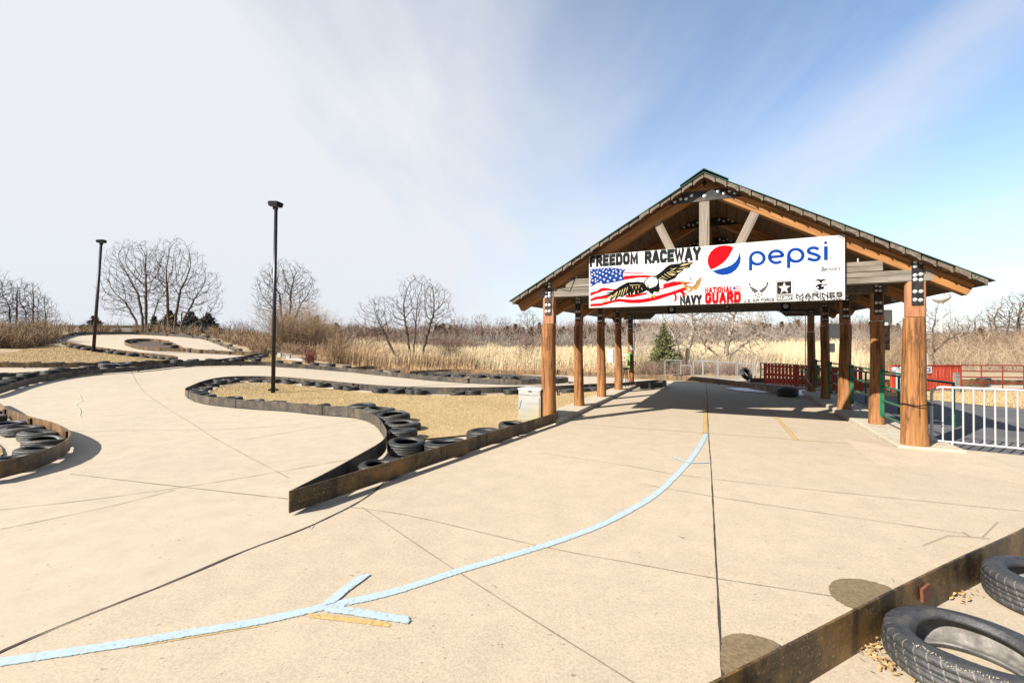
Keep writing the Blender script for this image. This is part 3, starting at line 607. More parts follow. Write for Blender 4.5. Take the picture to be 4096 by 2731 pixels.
row([(512,1362,24),(551,1357,28),(580,1357,28),(618,1358,28),(650,1362,28),(686,1372,27),(708,1381,27),(728,1390,24)],"{} from the left round the bare oval island on the hilltop",'tyres round the oval island')
row([(763,1397,32),(801,1399,32),(842,1400,32),(878,1403,30),(914,1405,30)],"{} from the left along the low divider right of the bare oval",'tyres along the hilltop divider')
row([(-5,1633,90),(22,1653.5,107),(72,1682,158),(130,1695.6,172),(190,1718.6,150),(190,1745,176),(150,1786,172),(45,1828,150)],"{} from the back inside the rusty barrier at the left edge",'tyres at the left edge',blue=(2,),poly=POLY_LEFT)
row([(2711,1500,30),(3060,1541,42),(3104,1549,45)],"{} from the left behind the brown timber faced barrier",'tyres behind the timber barrier')
# dark rubber block closing the end of the timber barrier
e=T(3150,1576,.0); o=put_tyre(3150,1556,62,'black tyre closing the right end of the brown timber faced barrier','tyres behind the timber barrier',ztop=.27); o.scale=(.33,.33,.46)
# upright tyre leaning at the wire fence
q=T(2988,1528,.0); o=bpy.data.objects.new('tyre',TY[0]); o.scale=(.31,.31,.36); o.location=(q.x,q.y+.25,q.z+.33); o.rotation_euler=(math.radians(58),0,math.radians(28)); link(o)
tag(o,'greenish black tyre standing upright against the last wire fence panel','tyre')
# ---------------- right foreground barrier and its big tyres
rt=[(4700,1770),(4400,1940),(4091.7,2114.5),(3872,2213),(3681,2305),(3414,2439),(3140.7,2582),(2841.7,2731)]
Pf=[Vector(T(x,y,TOP)[:2]) for x,y in rt]; d=(Pf[-1]-Pf[-2]).normalized(); Pf.append(Pf[-1]+d*1.3); P_fore=densify([Vector((p.x,p.y,0)) for p in Pf],.2)
fb=thing('track_barrier','dark rusty barrier across the lower right corner beside the two biggest tyres','barrier',(0,0,0),0,'steel track barriers')
wall_mesh('rail',P_fore,m_steel,fb,.02,TOP,.014)
c=T(3690,2345,.2); i_=min(range(1,len(P_fore)),key=lambda k:(P_fore[k]-Vector((c.x,c.y))).length); dv=(P_fore[i_]-P_fore[i_-1]).normalized(); an=math.atan2(dv.y,dv.x); nv=Vector((-dv.y,dv.x)); nv=nv if nv.dot(P_fore[i_])<0 else -nv
q=P_fore[i_]+nv*.022; MB().box((q.x,q.y,.175),(.105,.016,.085),Matrix.Rotation(an,3,'Z')@Matrix.Rotation(.12,3,'Y')).build('bracket',m_rustb,fb)
def big_tyre(px,py,R,label,warp,seed,rot,tilt=(0,0),wd=.58):
    me=tyre_mesh('big_tyre_mesh',96,m_tyrebig,wd,True,warp,seed,True); o=bpy.data.objects.new('tyre',me); g=T(px,py,0)
    for _ in range(6):
        c=min(P_fore,key=lambda p:(p-Vector((g.x,g.y))).length); v=Vector((g.x,g.y))-c
        if v.length<R+.02: v=v.normalized()*(R+.02-v.length); g.x+=v.x; g.y+=v.y
    o.location=(g.x,g.y,.025); o.scale=(R,R,R); o.rotation_euler=(tilt[0],tilt[1],rot); link(o); return tag(o,label,'tyre','big tyres in the right foreground')
BT1=big_tyre(3800,2680,.365,'biggest tyre in the lower right corner with a torn cracked sidewall',1.0,11,.6,(.02,.03),.55)
BT2=big_tyre(4085,2400,.345,'big tyre at the right edge just beyond the torn one',.5,12,2.0,(0,0),.62)
BT3=big_tyre(3160,3190,.32,'tyre barely showing at the bottom edge beside the dark rail',.3,13,1.0)
# ragged tear on the near tyre: pale cord strands along a split
tb=MB()
for k in range(70):
    a=math.radians(188+k*1.15+random.uniform(-.6,.6)); r=.365*(.965+.02*math.sin(k*.35)); z=.025+.365*.55*(.97+.05*math.sin(k*.2)+random.uniform(-.05,.03))
    p=Vector((r*math.cos(a),r*math.sin(a),z-.025)); q=p+Vector((random.uniform(-.006,.006),random.uniform(-.006,.006),random.uniform(-.010,.004)))
    tb.tube([p,q],[.0022,.0008],4)
to=tb.build('torn_cord',m_stone,None); to.parent=BT1; to.scale=(1/.365,)*3; to.rotation_euler=(0,0,-.6)
# leaf litter by the tyres
def leaves(name,spots,n,label):
    V=[]
    for _ in range(n):
        x,y,sp=random.choice(spots); g=T(x,y,.02); cx,cy=g.x+random.gauss(0,sp),g.y+random.gauss(0,sp); s=random.uniform(.006,.022); a=random.uniform(0,6.3)
        e=Vector((math.cos(a),math.sin(a),random.uniform(-.5,.5)))*s; f=Vector((-math.sin(a),math.cos(a),random.uniform(-.5,.5)))*s*.5
        c=Vector((cx,cy,.03+random.uniform(0,.03)))
        V+=[c-e,c-f+Vector((0,0,.004)),c+e,c+f]
    return tag(fast_mesh(name,[tuple(v) for v in V],4,m_leaf),label,'leaves',None,'stuff')
leaves('leaf_litter',[(3470,2560,.05),(3500,2600,.05),(3450,2610,.04),(3520,2650,.05),(3790,2350,.05),(3830,2370,.05),(3800,2390,.05),(3560,2680,.04)],260,'dry brown leaves drifted against the big tyres')
# thin dead stalks lying on the slab
tw=MB()
for pts in ([(3690,2185),(3790,2145),(3870,2148),(3960,2158)],[(3850,2130),(3880,2148)],[(3930,2150),(3990,2090)],[(2715,2148),(2730,2154),(2738,2150)],[(1575,1900),(1585,1888),(1600,1893),(1590,1905)],[(1240,2110),(1252,2098),(1236,2118)]):
    P=[T(x,y,.03) for x,y in pts]; tw.tube([(p.x,p.y,.040) for p in P],.0018,4)
tag(tw.build('dead_stalk',m_twig),'thin dead plant stalks blown onto the concrete','stalks',None,'stuff')
# ================================================================ PAVILION
pav=thing('open_pavilion','open timber pavilion on stained log posts with a green metal gable roof','pavilion',(PX0,PY0,0),-YAW)
RISE=.019; RZ=5.034; SL=.563; EAVE=.78; BF,BB=-.33,4*SPC+.38; MID=WID/2
def roofz(a,b): return RZ-SL*abs(a-MID)+RISE*b
def timber(name,p,q,w,h,mat,parent,up=(0,0,1),bev=.008):
    """box whose local x runs along p-q (grain follows the timber)"""
    p,q=Vector(p),Vector(q); x=(q-p).normalized(); up=Vector(up)
    if abs(x.dot(up))>.98: up=Vector((0,1,0))
    y=up.cross(x).normalized(); z=x.cross(y); L=(q-p).length; b=MB(); b.box((0,0,0),(L,w,h))
    o=b.build(name,mat,parent); o.matrix_local=Matrix.Translation((p+q)/2)@Matrix((x,y,z)).transposed().to_4x4()
    if bev: m=o.modifiers.new('b','BEVEL'); m.width=bev; m.segments=1
    return o
# log posts
def log_post(a,b,r0,r1,z0,z1,seed,knobs=()):
    rr=random.Random(seed); n=28; V=[];F=[]; ph=[rr.uniform(0,6.3) for _ in range(8)]; rings=[]; H=z1-z0; zc=H-.58
    levels=[0,.03,.12,.25,.4]+[.4+(zc-.42)*k/16 for k in range(1,17)]+[zc-.01]
    for z in levels:
        t=z/H; r=r0+(r1-r0)*t; ring=[]
        for j in range(n):
            an=2*PI*j/n; q=r*(1+.035*math.sin(2*an+ph[0]+z*1.1)+.026*math.sin(3*an+ph[1]-z*1.7)+.022*math.sin(z*4+ph[2]+an)+.012*math.sin(7*an+ph[6]+z*.6))
            if z<.25: q*=1+.05*(1-z/.25)*(1+.5*math.sin(5*an+ph[3]))
            for kz,ka,ks in knobs: 
                da=(an-ka+PI)%(2*PI)-PI; q+=ks*math.exp(-((z-kz)/.055)**2-(da/.35)**2)
            ring.append((q*math.cos(an)+.02*math.sin(z*1.1+ph[4]),q*math.sin(an)+.02*math.sin(z*.9+ph[5]),z))
        rings.append(ring)
    for ring in rings: V+=ring
    m=len(rings)
    for i in range(m-1):
        for j in range(n): F.append((i*n+j,i*n+(j+1)%n,(i+1)*n+(j+1)%n,(i+1)*n+j))
    F.append(tuple(range((m-1)*n,m*n)))
    o=mesh_obj('post',V,F,m_log,pav,True); o.location=(a,b,z0)
    # squared head that carries the truss
    bm=MB(); w=r1*1.93; n2=20
    poly=[]
    for j in range(n2):
        an=2*PI*j/n2; poly.append((r1*math.cos(an),max(-.09,min(.09,r1*math.sin(an))),zc))
    bm.prism(poly,(0,0,H-zc)); h=bm.build('post_head',m_logf,o); return o
def plate_with_bolts(parent,ox,oy,oz,w,h,pts,side=-1,loose=True,rad=.021):
    b=MB(); b.box((ox,oy,oz+h/2),(w,.012,h)); p=b.build('gusset_plate',m_plate,parent)
    for u,v in pts:
        c=(ox-w/2+u*w,oy+side*.008,oz+h-v*h)
        if loose: bo=bpy.data.objects.new('bolt',BOLT); bo.location=c; link(bo,parent)
    return p
def bolt_mesh():
    b=MB(); n=12
    V=[];F=[]
    for r,y in ((.031,.002),(.031,-.006),(.018,-.007),(.017,-.020),(0.010,-.021)):
        V+=[(r*math.cos(2*PI*j/n),y,r*math.sin(2*PI*j/n)) for j in range(n)]
    for i in range(4):
        for j in range(n): F.append((i*n+j,i*n+(j+1)%n,(i+1)*n+(j+1)%n,(i+1)*n+j))
    F.append(tuple(range(4*n,5*n))); b.add(V,F); o=b.build('bolt_source',m_bolt); me=o.data; bpy.data.objects.remove(o); return me
BOLT=bolt_mesh()
bp12=[(.17,.035),(.17,.115),(.70,.10),(.70,.195),(.22,.365),(.72,.38),(.22,.48),(.72,.47),(.22,.72),(.74,.72),(.25,.90),(.74,.89)]
bp12m=[(1-u,v) for u,v in bp12]
bp6=[(.26,.10),(.72,.12),(.26,.24),(.72,.25),(.26,.62),(.74,.62),(.26,.88),(.74,.88)]
radL=[(.158,.150),(.134,.112),(.138,.118),(.136,.112),(.126,.108)]; radR=[(.170,.138),(.138,.118),(.150,.124),(.134,.112),(.134,.112)]
heights=[2.81,2.86,2.90,2.95,2.83]
bR=[.0,2.30,4.72,7.28,9.68]; bL=[.0,2.31,4.72,7.32,9.76]; TB=[.0,2.305,4.72,7.3,9.72]
kn={('L',3):[(1.05,2.6,.05),(2.1,3.0,.05),(2.35,2.9,.06),(.25,2.8,.05),(1.6,5.4,.045)],('L',4):[(.35,5.6,.05),(.3,3.2,.04)],('R',1):[(2.1,3.1,.035),(1.6,6.0,.02)],('R',0):[(1.75,4.5,.028),(1.2,5.2,.026),(1.28,3.9,.022),(.06,4.4,-.02),(.05,5.1,-.018)],('L',0):[(1.9,5.0,.018),(.9,4.2,.014)],('L',1):[(1.3,4.6,.022),(.7,5.4,.018),(2.0,3.6,.02)],('L',2):[(1.9,5.0,.022),(1.1,4.0,.018)],('R',2):[(1.9,.2,.02)]}
for side,(aa,bb,rad) in {'L':(0.0,bL,radL),'R':(WID,bR,radR)}.items():
    for k in range(5):
        a=aa+(.065 if (side,k)==('R',1) else 0)-(.03*k/4 if side=='R' else 0); o=log_post(a,bb[k],rad[k][0],rad[k][1],.13,heights[k],k*7+(3 if side=='R' else 0),kn.get((side,k),()))
        r1=rad[k][1]
        if k==0: plate_with_bolts(o,0,-.106,2.42-.13,.145,.78,bp12 if side=='L' else bp12m)
        else: plate_with_bolts(o,0,TB[k]-bb[k]-.106,heights[k]-.13-.46,.14,.50+.17,bp6 if k<3 else [])
bs=MB()
for aa,bb,rad in ((0,bL,radL),(WID-.03,bR,radR)):
    for k in (3,4):
        for u,v in bp6: bs.lathe([(.001,-.02),(.016,-.02),(.018,-.006),(.03,-.005),(.03,.002)],8,0,(0,0,0)) if False else bs.tube([(aa-.07+u*.14,TB[k]-.114,heights[k]+.21-v*.67),(aa-.07+u*.14,TB[k]-.126,heights[k]+.21-v*.67)],[.028,.02],8)
tag(bs.build('rear_bolt',m_bolt,pav),kind='stuff')
# trusses
TW=.185
for k in range(5):
    bb=TB[k]; zb=heights[k]+(.2 if k==4 else 0); dz=RISE*bb
    mat_t=m_grey if k==0 else m_raft
    timber('tie_beam',(-.22,bb,zb+.095),(WID+.22,bb,zb+.095),TW,.19,m_grey if k==0 else m_deckend,pav)
    if k==0: timber('upper_beam',(.40,bb-.002,zb+.285),(5.95,bb-.002,zb+.285),TW-.01,.175,m_grey,pav)
    if k==4:
        for s in (0,1):
            a0,a1=((-.25,1.0) if s==0 else (WID+.25,WID-1.0)); b=MB(); z0=heights[k]
            b.prism([(a0,bb-.09,z0),(a1-(.2 if s==0 else -.2),bb-.09,z0),(a1,bb-.09,z0+.19),(a0,bb-.09,z0+.19)],(0,.18,0)); b.build('corbel',m_deckend,pav)
    for s in (-1,1):
        e=-.71 if s<0 else WID+.71
        if k==0 and s>0: e=WID+.67
        zf=lambda a: roofz(a,bb)-.105-.112
        timber('rafter',(MID+s*.001,bb-.0,zf(MID)),(e,bb,zf(e)),TW-.004,.205,m_raft,pav)
    kt=roofz(MID,bb)-.36
    timber('king_post',(MID,bb,zb+.19),(MID,bb,kt),.185,.18,m_greyz if k==0 else m_raft,pav,(0,1,0))
    for s in (-1,1):
        timber('strut',(MID+s*.50,bb+.004,zb+.60),(MID+s*.98,bb+.004,4.46+dz),.16,.17,m_greyz if k==0 else m_raft,pav,(0,1,0))
    # ridge gusset plate with nine bolts
    f=bb-TW/2-.008; g=MB(); z1=roofz(MID,bb)
    g.prism([(MID-.70,f,4.535+dz),(MID+.70,f,4.535+dz),(MID+.40,f,4.735+dz),(MID-.40,f,4.735+dz)],(0,.010,0)); gp=g.build('ridge_plate',m_plate,pav)
    if k<3:
        for u,v in ((-.54,.05),(-.43,.09),(-.33,.08),(-.23,.13),(0,.09),(.24,.15),(.34,.10),(.44,.13),(.53,.08)):
            bo=bpy.data.objects.new('bolt',BOLT); bo.location=(MID+u,f-.002,4.535+dz+v); bo.scale=(1,1,1); link(bo,gp)
# purlin deck: thick boards running along the ridge, ends showing on the gable
nb=20
for s in (-1,1):
    dv=MB(); ev=MB()
    L=(MID+EAVE); ln=math.hypot(L,L*SL); bw=ln/nb; cs,sn=1/math.hypot(1,SL),SL/math.hypot(1,SL)
    for i in range(nb):
        t0,t1=i*bw+.004,(i+1)*bw-.006
        jit=random.uniform(-.02,.015)
        def pt(t,d,b): return (MID+s*(t*cs-d*sn*0),b,RZ-.03-t*sn-d/cs+RISE*b)
        # board with a hollow underside, as the log siding has
        for (b0,b1,tgt) in ((BF+jit+.02,BB+jit,dv),):
            prof=[(t0,.0),(t1,.0),(t1,.075),(t1-.03,.080),(t0+.03,.074),(t0,.070)]
            n=len(prof); tgt.add([pt(t,d,b0) for t,d in prof]+[pt(t,d,b1) for t,d in prof],[tuple(range(n)),tuple(range(2*n-1,n-1,-1))]+[(j,j+n,(j+1)%n+n,(j+1)%n) for j in range(n)])
        prof2=[(t0+.004,.0),(t1-.010,.0),(t1-.008,.088),(t1-.035,.092),(t1-.06,.074),(t0+.05,.066),(t0+.02,.072),(t0+.004,.07)]
        b0,b1=BF+jit,BF+jit+.045; n=len(prof2)
        ev.add([pt(t,d,b0) for t,d in prof2]+[pt(t,d,b1) for t,d in prof2],[tuple(range(n)),tuple(range(2*n-1,n-1,-1))]+[(j,j+n,(j+1)%n+n,(j+1)%n) for j in range(n)])
    dv.build('roof_boards',m_deck,pav); ev.build('board_ends',m_deckend,pav)
    rf=MB(); 
    def rp(a,b,d): return (a,b,roofz(a,b)-.028+d)
    e=-EAVE-.06 if s<0 else WID+EAVE+.06
    rf.prism([rp(MID,BF-.03,.0),rp(e,BF-.03,0),rp(e,BF-.03,.012),rp(MID,BF-.03,.012)],(0,BB-BF+.06,RISE*(BB-BF+.06)))
    k=0.3
    while k<BB-BF:
        rf.prism([rp(MID,BF+k,.012),rp(e,BF+k,.012),rp(e,BF+k,.032),rp(MID,BF+k,.032)],(0,.03,0)); k+=.4
    rf.build('metal_roof',m_roof,pav)
rc=MB(); rc.prism([(MID-.42,BF-.045,roofz(MID-.42,BF)+.012),(MID,BF-.045,roofz(MID,BF)+.03),(MID+.42,BF-.045,roofz(MID+.42,BF)+.012),(MID+.42,BF-.045,roofz(MID+.42,BF)+.027),(MID,BF-.045,roofz(MID,BF)+.048),(MID-.42,BF-.045,roofz(MID-.42,BF)+.027)],(0,BB-BF+.09,RISE*(BB-BF)))
rc.build('ridge_cap',m_roof,pav)
# threaded rods standing on the beams, loose wires on the left post
for a in (.62,.95,5.3,5.62,5.05):
    b=MB(); b.tube([(a,-.02,3.18),(a,-.02,3.25)],.010,6); b.tube([(a,-.02,3.175),(a,-.02,3.19)],.022,6); b.build('rod',m_bolt,pav)
b=MB(); b.tube([(.10,-.12,3.0),(.13,-.125,2.6),(.16,-.13,2.2)],.006,4); b.tube([(-.1,-.13,2.95),(.05,-.135,2.7),(.18,-.135,2.45)],.005,4); b.tube([(.18,-.1,3.02),(.5,-.1,2.92),(.62,-.1,3.2)],.005,4); b.build('loose_wire',m_black,pav)
b=MB(); ring=[(WID+.215*math.cos(t*PI/12),.03+.215*math.sin(t*PI/12),.80+.01*math.sin(t)) for t in range(25)]; b.tube(ring,.009,5); b.tube([(WID+.215,.0,.80),(WID+.30,-.03,.79)],.008,5); b.build('wire_band',m_black,pav)
# hinges and small hardware on the front left post, conduit on the back posts
for z,h in ((1.16,.11),(.70,.13)): MB().box((.19,.06,z),(.06,.03,h)).build('hinge_plate',m_brown,pav)
b=MB(); b.tube([(.17,9.70,3.05),(.17,9.70,1.25)],.014,6); b.build('conduit',m_galv,pav)
b=MB(); b.tube([(WID-.22,9.5,2.95),(WID-.22,9.5,1.0),(WID-.2,9.5,.6),(WID-.05,9.45,.35)],.014,6); b.tube([(WID-.22,9.5,2.95),(WID-1.0,9.6,2.98),(WID-1.15,9.62,3.05),(1.3,9.62,3.07)],.012,6); b.build('conduit',m_galv,pav)
print('pavilion done')
# ================================================================ SIGN
SB=-.17                                            # sign face, pavilion b
sign=thing('sign_banner','wide white two-panel sign lettered FREEDOM RACEWAY and pepsi across the pavilion gable','sign',(PX0,PY0,0),-YAW)
A0,Z1=plane_hit(2356.3,1022.4,SB); _,Z0=plane_hit(2357,1231.6,SB); A1,_=plane_hit(3379,938.8,SB); AM,_=plane_hit(2813,1000,SB)
def panel(name,a0,a1,lab=None):
    b=MB(); b.box(((a0+a1)/2,SB+.012,(Z0+Z1)/2),(a1-a0,.022,Z1-Z0)); o=b.build(name,m_white,sign); return o
panL=panel('left_panel',A0,AM-.003); panR=panel('right_panel',AM+.003,A1)
zl=lambda x,y:(2300+x/3.92,900+y/3.92); zr=lambda x,y:(2780+x/3.675,900+y/3.675)
LAY=[0]
def lay(l): return SB+.001-.0016*l
def poly(name,pts,mat,par,l=1,conv=zl,smooth_n=0):
    q=[plane_hit(*conv(x,y),SB) for x,y in pts]
    V=[Vector((a,lay(l),z)) for a,z in q]; F=[tuple(t) for t in geometry.tessellate_polygon([[Vector((a,z,0)) for a,z in q]])]
    return mesh_obj(name,V,F,mat,par)
def polys(name,L,mat,par,l=1,conv=zl):
    V=[];F=[]
    for pts in L:
        q=[plane_hit(*conv(x,y),SB) for x,y in pts]; k=len(V)
        V+=[(a,lay(l),z) for a,z in q]; F+=[tuple(i+k for i in t) for t in geometry.tessellate_polygon([[Vector((a,z,0)) for a,z in q]])]
    return mesh_obj(name,V,F,mat,par)
def text_raw(body,bold=0,shear=0,space=1.0):
    c=bpy.data.curves.new('t','FONT'); c.body=body; c.offset=bold; c.shear=shear; c.space_character=space; o=bpy.data.objects.new('t',c); COL.objects.link(o)
    dg=bpy.context.evaluated_depsgraph_get(); dg.update(); me=o.evaluated_get(dg).to_mesh(); V=[tuple(v.co) for v in me.vertices]; F=[tuple(p.vertices) for p in me.polygons]
    o.evaluated_get(dg).to_mesh_clear(); bpy.data.objects.remove(o); bpy.data.curves.remove(c); return V,F
C=.18
GLY={'A':(1,[[(0,0),(.42,1),(.58,1),(1,0)],[(.2,.28),(.8,.28)]]),'B':(.9,[[(0,0),(0,1),(1-C,1),(1,1-C),(1,.6),(1-C,.52),(0,.52)],[(1-C,.52),(1,.42),(1,C),(1-C,0),(0,0)]]),'C':(.9,[[(1,.70),(1,1-C),(1-C,1),(C,1),(0,1-C),(0,C),(C,0),(1-C,0),(1,C),(1,.30)]]),
'D':(.92,[[(0,0),(0,1),(1-C,1),(1,1-C),(1,C),(1-C,0),(0,0)]]),'E':(.8,[[(1,1),(0,1),(0,0),(1,0)],[(0,.5),(.85,.5)]]),'F':(.78,[[(1,1),(0,1),(0,0)],[(0,.5),(.85,.5)]]),'G':(.92,[[(1,.72),(1,1-C),(1-C,1),(C,1),(0,1-C),(0,C),(C,0),(1-C,0),(1,C),(1,.46),(.55,.46)]]),
'H':(.9,[[(0,0),(0,1)],[(1,0),(1,1)],[(0,.5),(1,.5)]]),'I':(.0,[[(0,0),(0,1)]]),'L':(.75,[[(0,1),(0,0),(1,0)]]),'M':(1.15,[[(0,0),(0,1),(.5,.12),(1,1),(1,0)]]),'N':(.95,[[(0,0),(0,1),(1,0),(1,1)]]),'O':(.92,[[(C,0),(0,C),(0,1-C),(C,1),(1-C,1),(1,1-C),(1,C),(1-C,0),(C,0),(0,C)]]),
'P':(.88,[[(0,0),(0,1),(1-C,1),(1,1-C),(1,.6),(1-C,.46),(0,.46)]]),'R':(.92,[[(0,0),(0,1),(1-C,1),(1,1-C),(1,.62),(1-C,.48),(0,.48)],[(.55,.48),(1,0)]]),'S':(.88,[[(1,.74),(1,1-C),(1-C,1),(C,1),(0,1-C),(0,.66),(C,.52),(1-C,.52),(1,.38),(1,C),(1-C,0),(C,0),(0,C),(0,.28)]]),
'T':(.9,[[(0,1),(1,1)],[(.5,1),(.5,0)]]),'U':(.92,[[(0,1),(0,C),(C,0),(1-C,0),(1,C),(1,1)]]),'V':(1,[[(0,1),(.44,0),(.56,0),(1,1)]]),'W':(1.4,[[(0,1),(.24,0),(.5,.9),(.76,0),(1,1)]]),'X':(.9,[[(0,0),(1,1)],[(0,1),(1,0)]]),'Y':(.95,[[(0,1),(.5,.45),(1,1)],[(.5,.45),(.5,0)]]),'.':(.0,[[(0,0),(0,.03)]])}
def text(body,tl,br,mat,par,l=2,conv=zl,sw=.2,gap=.2,name='lettering',wide=1.0,sy=None):
    """block capitals drawn with strokes sw of the cap height wide, fitted into the box"""
    a0,z1=plane_hit(*conv(*tl),SB); a1,z0=plane_hit(*conv(*br),SB); H=z1-z0; x=0; items=[]
    for ch in body:
        if ch==' ': x+=.5; continue
        w,st=GLY[ch]; w*=.55*wide; items.append((x,w,st,ch)); x+=w+sw+gap*.55
    tot=x-gap*.55; sx=(a1-a0)/(tot); V=[];F=[]; n=0
    for x0,w,st,ch in items:
        for pts in st:
            P=[Vector(((x0+sw/2+p[0]*w)*sx,(sw/2+p[1]*(1-sw))*H)) for p in pts]; hw=Vector((sw/2*sx,sw/2*H)); closed=len(P)>3 and (P[1]-P[-1]).length<1e-6
            if not closed and ch not in 'CGS':
                for a_,b_ in ((0,1),(-1,-2)):
                    dv=Vector(((P[a_].x-P[b_].x)/sx,(P[a_].y-P[b_].y)/H)); dv.normalize(); P[a_]=P[a_]+Vector((dv.x*hw.x,dv.y*hw.y))
            k=len(V); y=lay(l)-.00012*(n%7); n+=1; m=len(P)
            for i in range(m):
                def nrm(u,v):
                    d=Vector(((v.x-u.x)/sx,(v.y-u.y)/H)); d.normalize(); return Vector((-d.y,d.x))
                if i==0: e=nrm(P[0],P[1]); sc=1
                elif i==m-1: e=nrm(P[-2],P[-1]); sc=1
                else:
                    e0,e1=nrm(P[i-1],P[i]),nrm(P[i],P[i+1]); e=(e0+e1); e=e.normalized() if e.length>.05 else e0; sc=min(1.9,1/max(.4,e.dot(e0)))
                o=Vector((e.x*hw.x,e.y*hw.y))*sc; V+=[(a0+P[i].x+o.x,y,z0+P[i].y+o.y),(a0+P[i].x-o.x,y,z0+P[i].y-o.y)]
            F+=[(k+2*i,k+2*i+1,k+2*i+3,k+2*i+2) for i in range(m-1)]
    return mesh_obj(name,V,F,mat,par)
def text_font(body,tl,br,mat,par,l=2,conv=zl,shear=0,name='lettering'):
    V,F=text_raw(body,0,shear); xs=[v[0] for v in V]; ys=[v[1] for v in V]; x0,x1,y0,y1=min(xs),max(xs),min(ys),max(ys)
    a0,z1=plane_hit(*conv(*tl),SB); a1,z0=plane_hit(*conv(*br),SB)
    return mesh_obj(name,[(a0+(v[0]-x0)/(x1-x0)*(a1-a0),lay(l),z0+(v[1]-y0)/(y1-y0)*(z1-z0)) for v in V],F,mat,par)
def art(name,layers,par,conv):
    """one printed picture: [(polygons, ink, layer)] in one mesh"""
    V=[];F=[];mi=[];mats=[]
    for L,mat,l in layers:
        if mat not in mats: mats.append(mat)
        for pts in L:
            q=[plane_hit(*conv(x,y),SB) for x,y in pts]; k=len(V); V+=[(a,lay(l),z) for a,z in q]; t=geometry.tessellate_polygon([[Vector((a,z,0)) for a,z in q]]); F+=[tuple(i+k for i in f) for f in t]; mi+=[mats.index(mat)]*len(t)
    return mesh_obj(name,V,F,mats,par,False,mi)
def stroke(name,pts,w,mat,par,l=2,conv=zr,closed=False,zs=1.0):
    """band of constant width (metres) along photo points"""
    P=[Vector(plane_hit(*conv(x,y),SB)) for x,y in pts]; n=len(P); V=[];F=[]
    for i in range(n):
        d=(P[(i+1)%n if closed else min(i+1,n-1)]-P[(i-1)%n if closed else max(i-1,0)]).normalized(); e=Vector((-d.y,d.x))*w/2
        V+=[(P[i].x+e.x,lay(l),P[i].y+e.y),(P[i].x-e.x,lay(l),P[i].y-e.y)]
    for i in range(n if closed else n-1): j=(i+1)%n; F.append((2*i,2*i+1,2*j+1,2*j))
    return mesh_obj(name,V,F,mat,par)
def arc_pts(cx,cy,rx,ry,d0,d1,n=28): return [(cx+rx*math.cos(math.radians(d0+(d1-d0)*k/n)),cy-ry*math.sin(math.radians(d0+(d1-d0)*k/n))) for k in range(n+1)]
def star(cx,cy,r,ri=.40,sk=0,rot=0): return [(cx+(r if k%2==0 else r*ri)*math.sin(rot+k*PI/5),cy-(r if k%2==0 else r*ri)*math.cos(rot+k*PI/5)-sk*(r if k%2==0 else r*ri)*math.sin(k*PI/5)) for k in range(10)]
# left panel
text('FREEDOM',(232,482),(990,610),i_dark,panL,2,sw=.30,gap=.10); text('RACEWAY',(1092,412),(1972,550),i_dark,panL,2,sw=.30,gap=.06)
text('NAVY',(1645,1105),(1985,1236),i_dark,panL,7,sw=.30,gap=.06)
st=[(262,712,17),(320,692,13),(365,694,14),(440,712,19),(410,690,13),(462,690,13),(520,690,14),(575,686,14),(638,708,17),(700,690,13),(600,718,20),(490,728,20),(350,735,19),(300,748,19),(390,748,20),(538,742,21),(650,738,19),(716,725,19),(268,772,20),(438,768,21),(590,765,22),(705,762,22),(312,785,19),(350,800,21),(490,795,23),(645,796,24),(395,825,23),(552,825,24),(715,832,26),(262,825,18),(320,850,18),(455,852,24),(618,862,26),(275,872,19),(325,888,20),(515,880,24),(405,893,20),(355,870,15),(256,938,20),(248,800,12),(246,852,12),(750,700,13)]
art('flag_picture',[([[(238,690),(400,676),(560,668),(690,680),(795,698),(765,735),(750,790),(765,830),(780,860),(650,890),(440,930),(410,905),(350,910),(290,950),(240,972)]],i_navy,1),([star(x,y,r,.40) for x,y,r in st],i_white,2),([[(795,698),(880,706),(945,718),(870,712),(800,704)],[(770,738),(900,750),(1040,748),(1115,760),(960,767),(860,760),(765,752)],[(755,800),(900,790),(1100,785),(1245,797),(1180,825),(1000,825),(880,842),(780,862)],
 [(240,1060),(350,1030),(395,995),(450,980),(520,990),(580,1005),(660,1000),(610,1030),(520,1028),(440,1035),(330,1075),(240,1115)],[(240,1160),(330,1120),(420,1110),(560,1100),(600,1120),(430,1160),(350,1165),(240,1198)],[(240,1235),(400,1225),(520,1195),(680,1155),(900,1170),(1050,1160),(1200,1130),(1500,1050),(1640,1000),(1740,965),(1770,1010),(1600,1070),(1300,1170),(1150,1205),(1000,1225),(850,1225),(700,1200),(600,1215),(520,1240),(400,1270),(240,1278)],
 [(1300,980),(1400,925),(1500,895),(1640,885),(1830,905),(1880,912),(1660,935),(1480,975),(1350,1015)],[(1540,1070),(1580,1065),(1600,1130),(1590,1190),(1545,1200),(1568,1150),(1560,1110)],[(790,1100),(860,1080),(1000,1085),(1130,1050),(1120,1090),(900,1135),(790,1135)],[(1640,1045),(1690,1030),(1740,1080),(1770,1120),(1720,1090),(1690,1160),(1680,1090)],[(1490,880),(1530,878),(1600,890),(1560,893)]],i_red,1)],panL,zl)
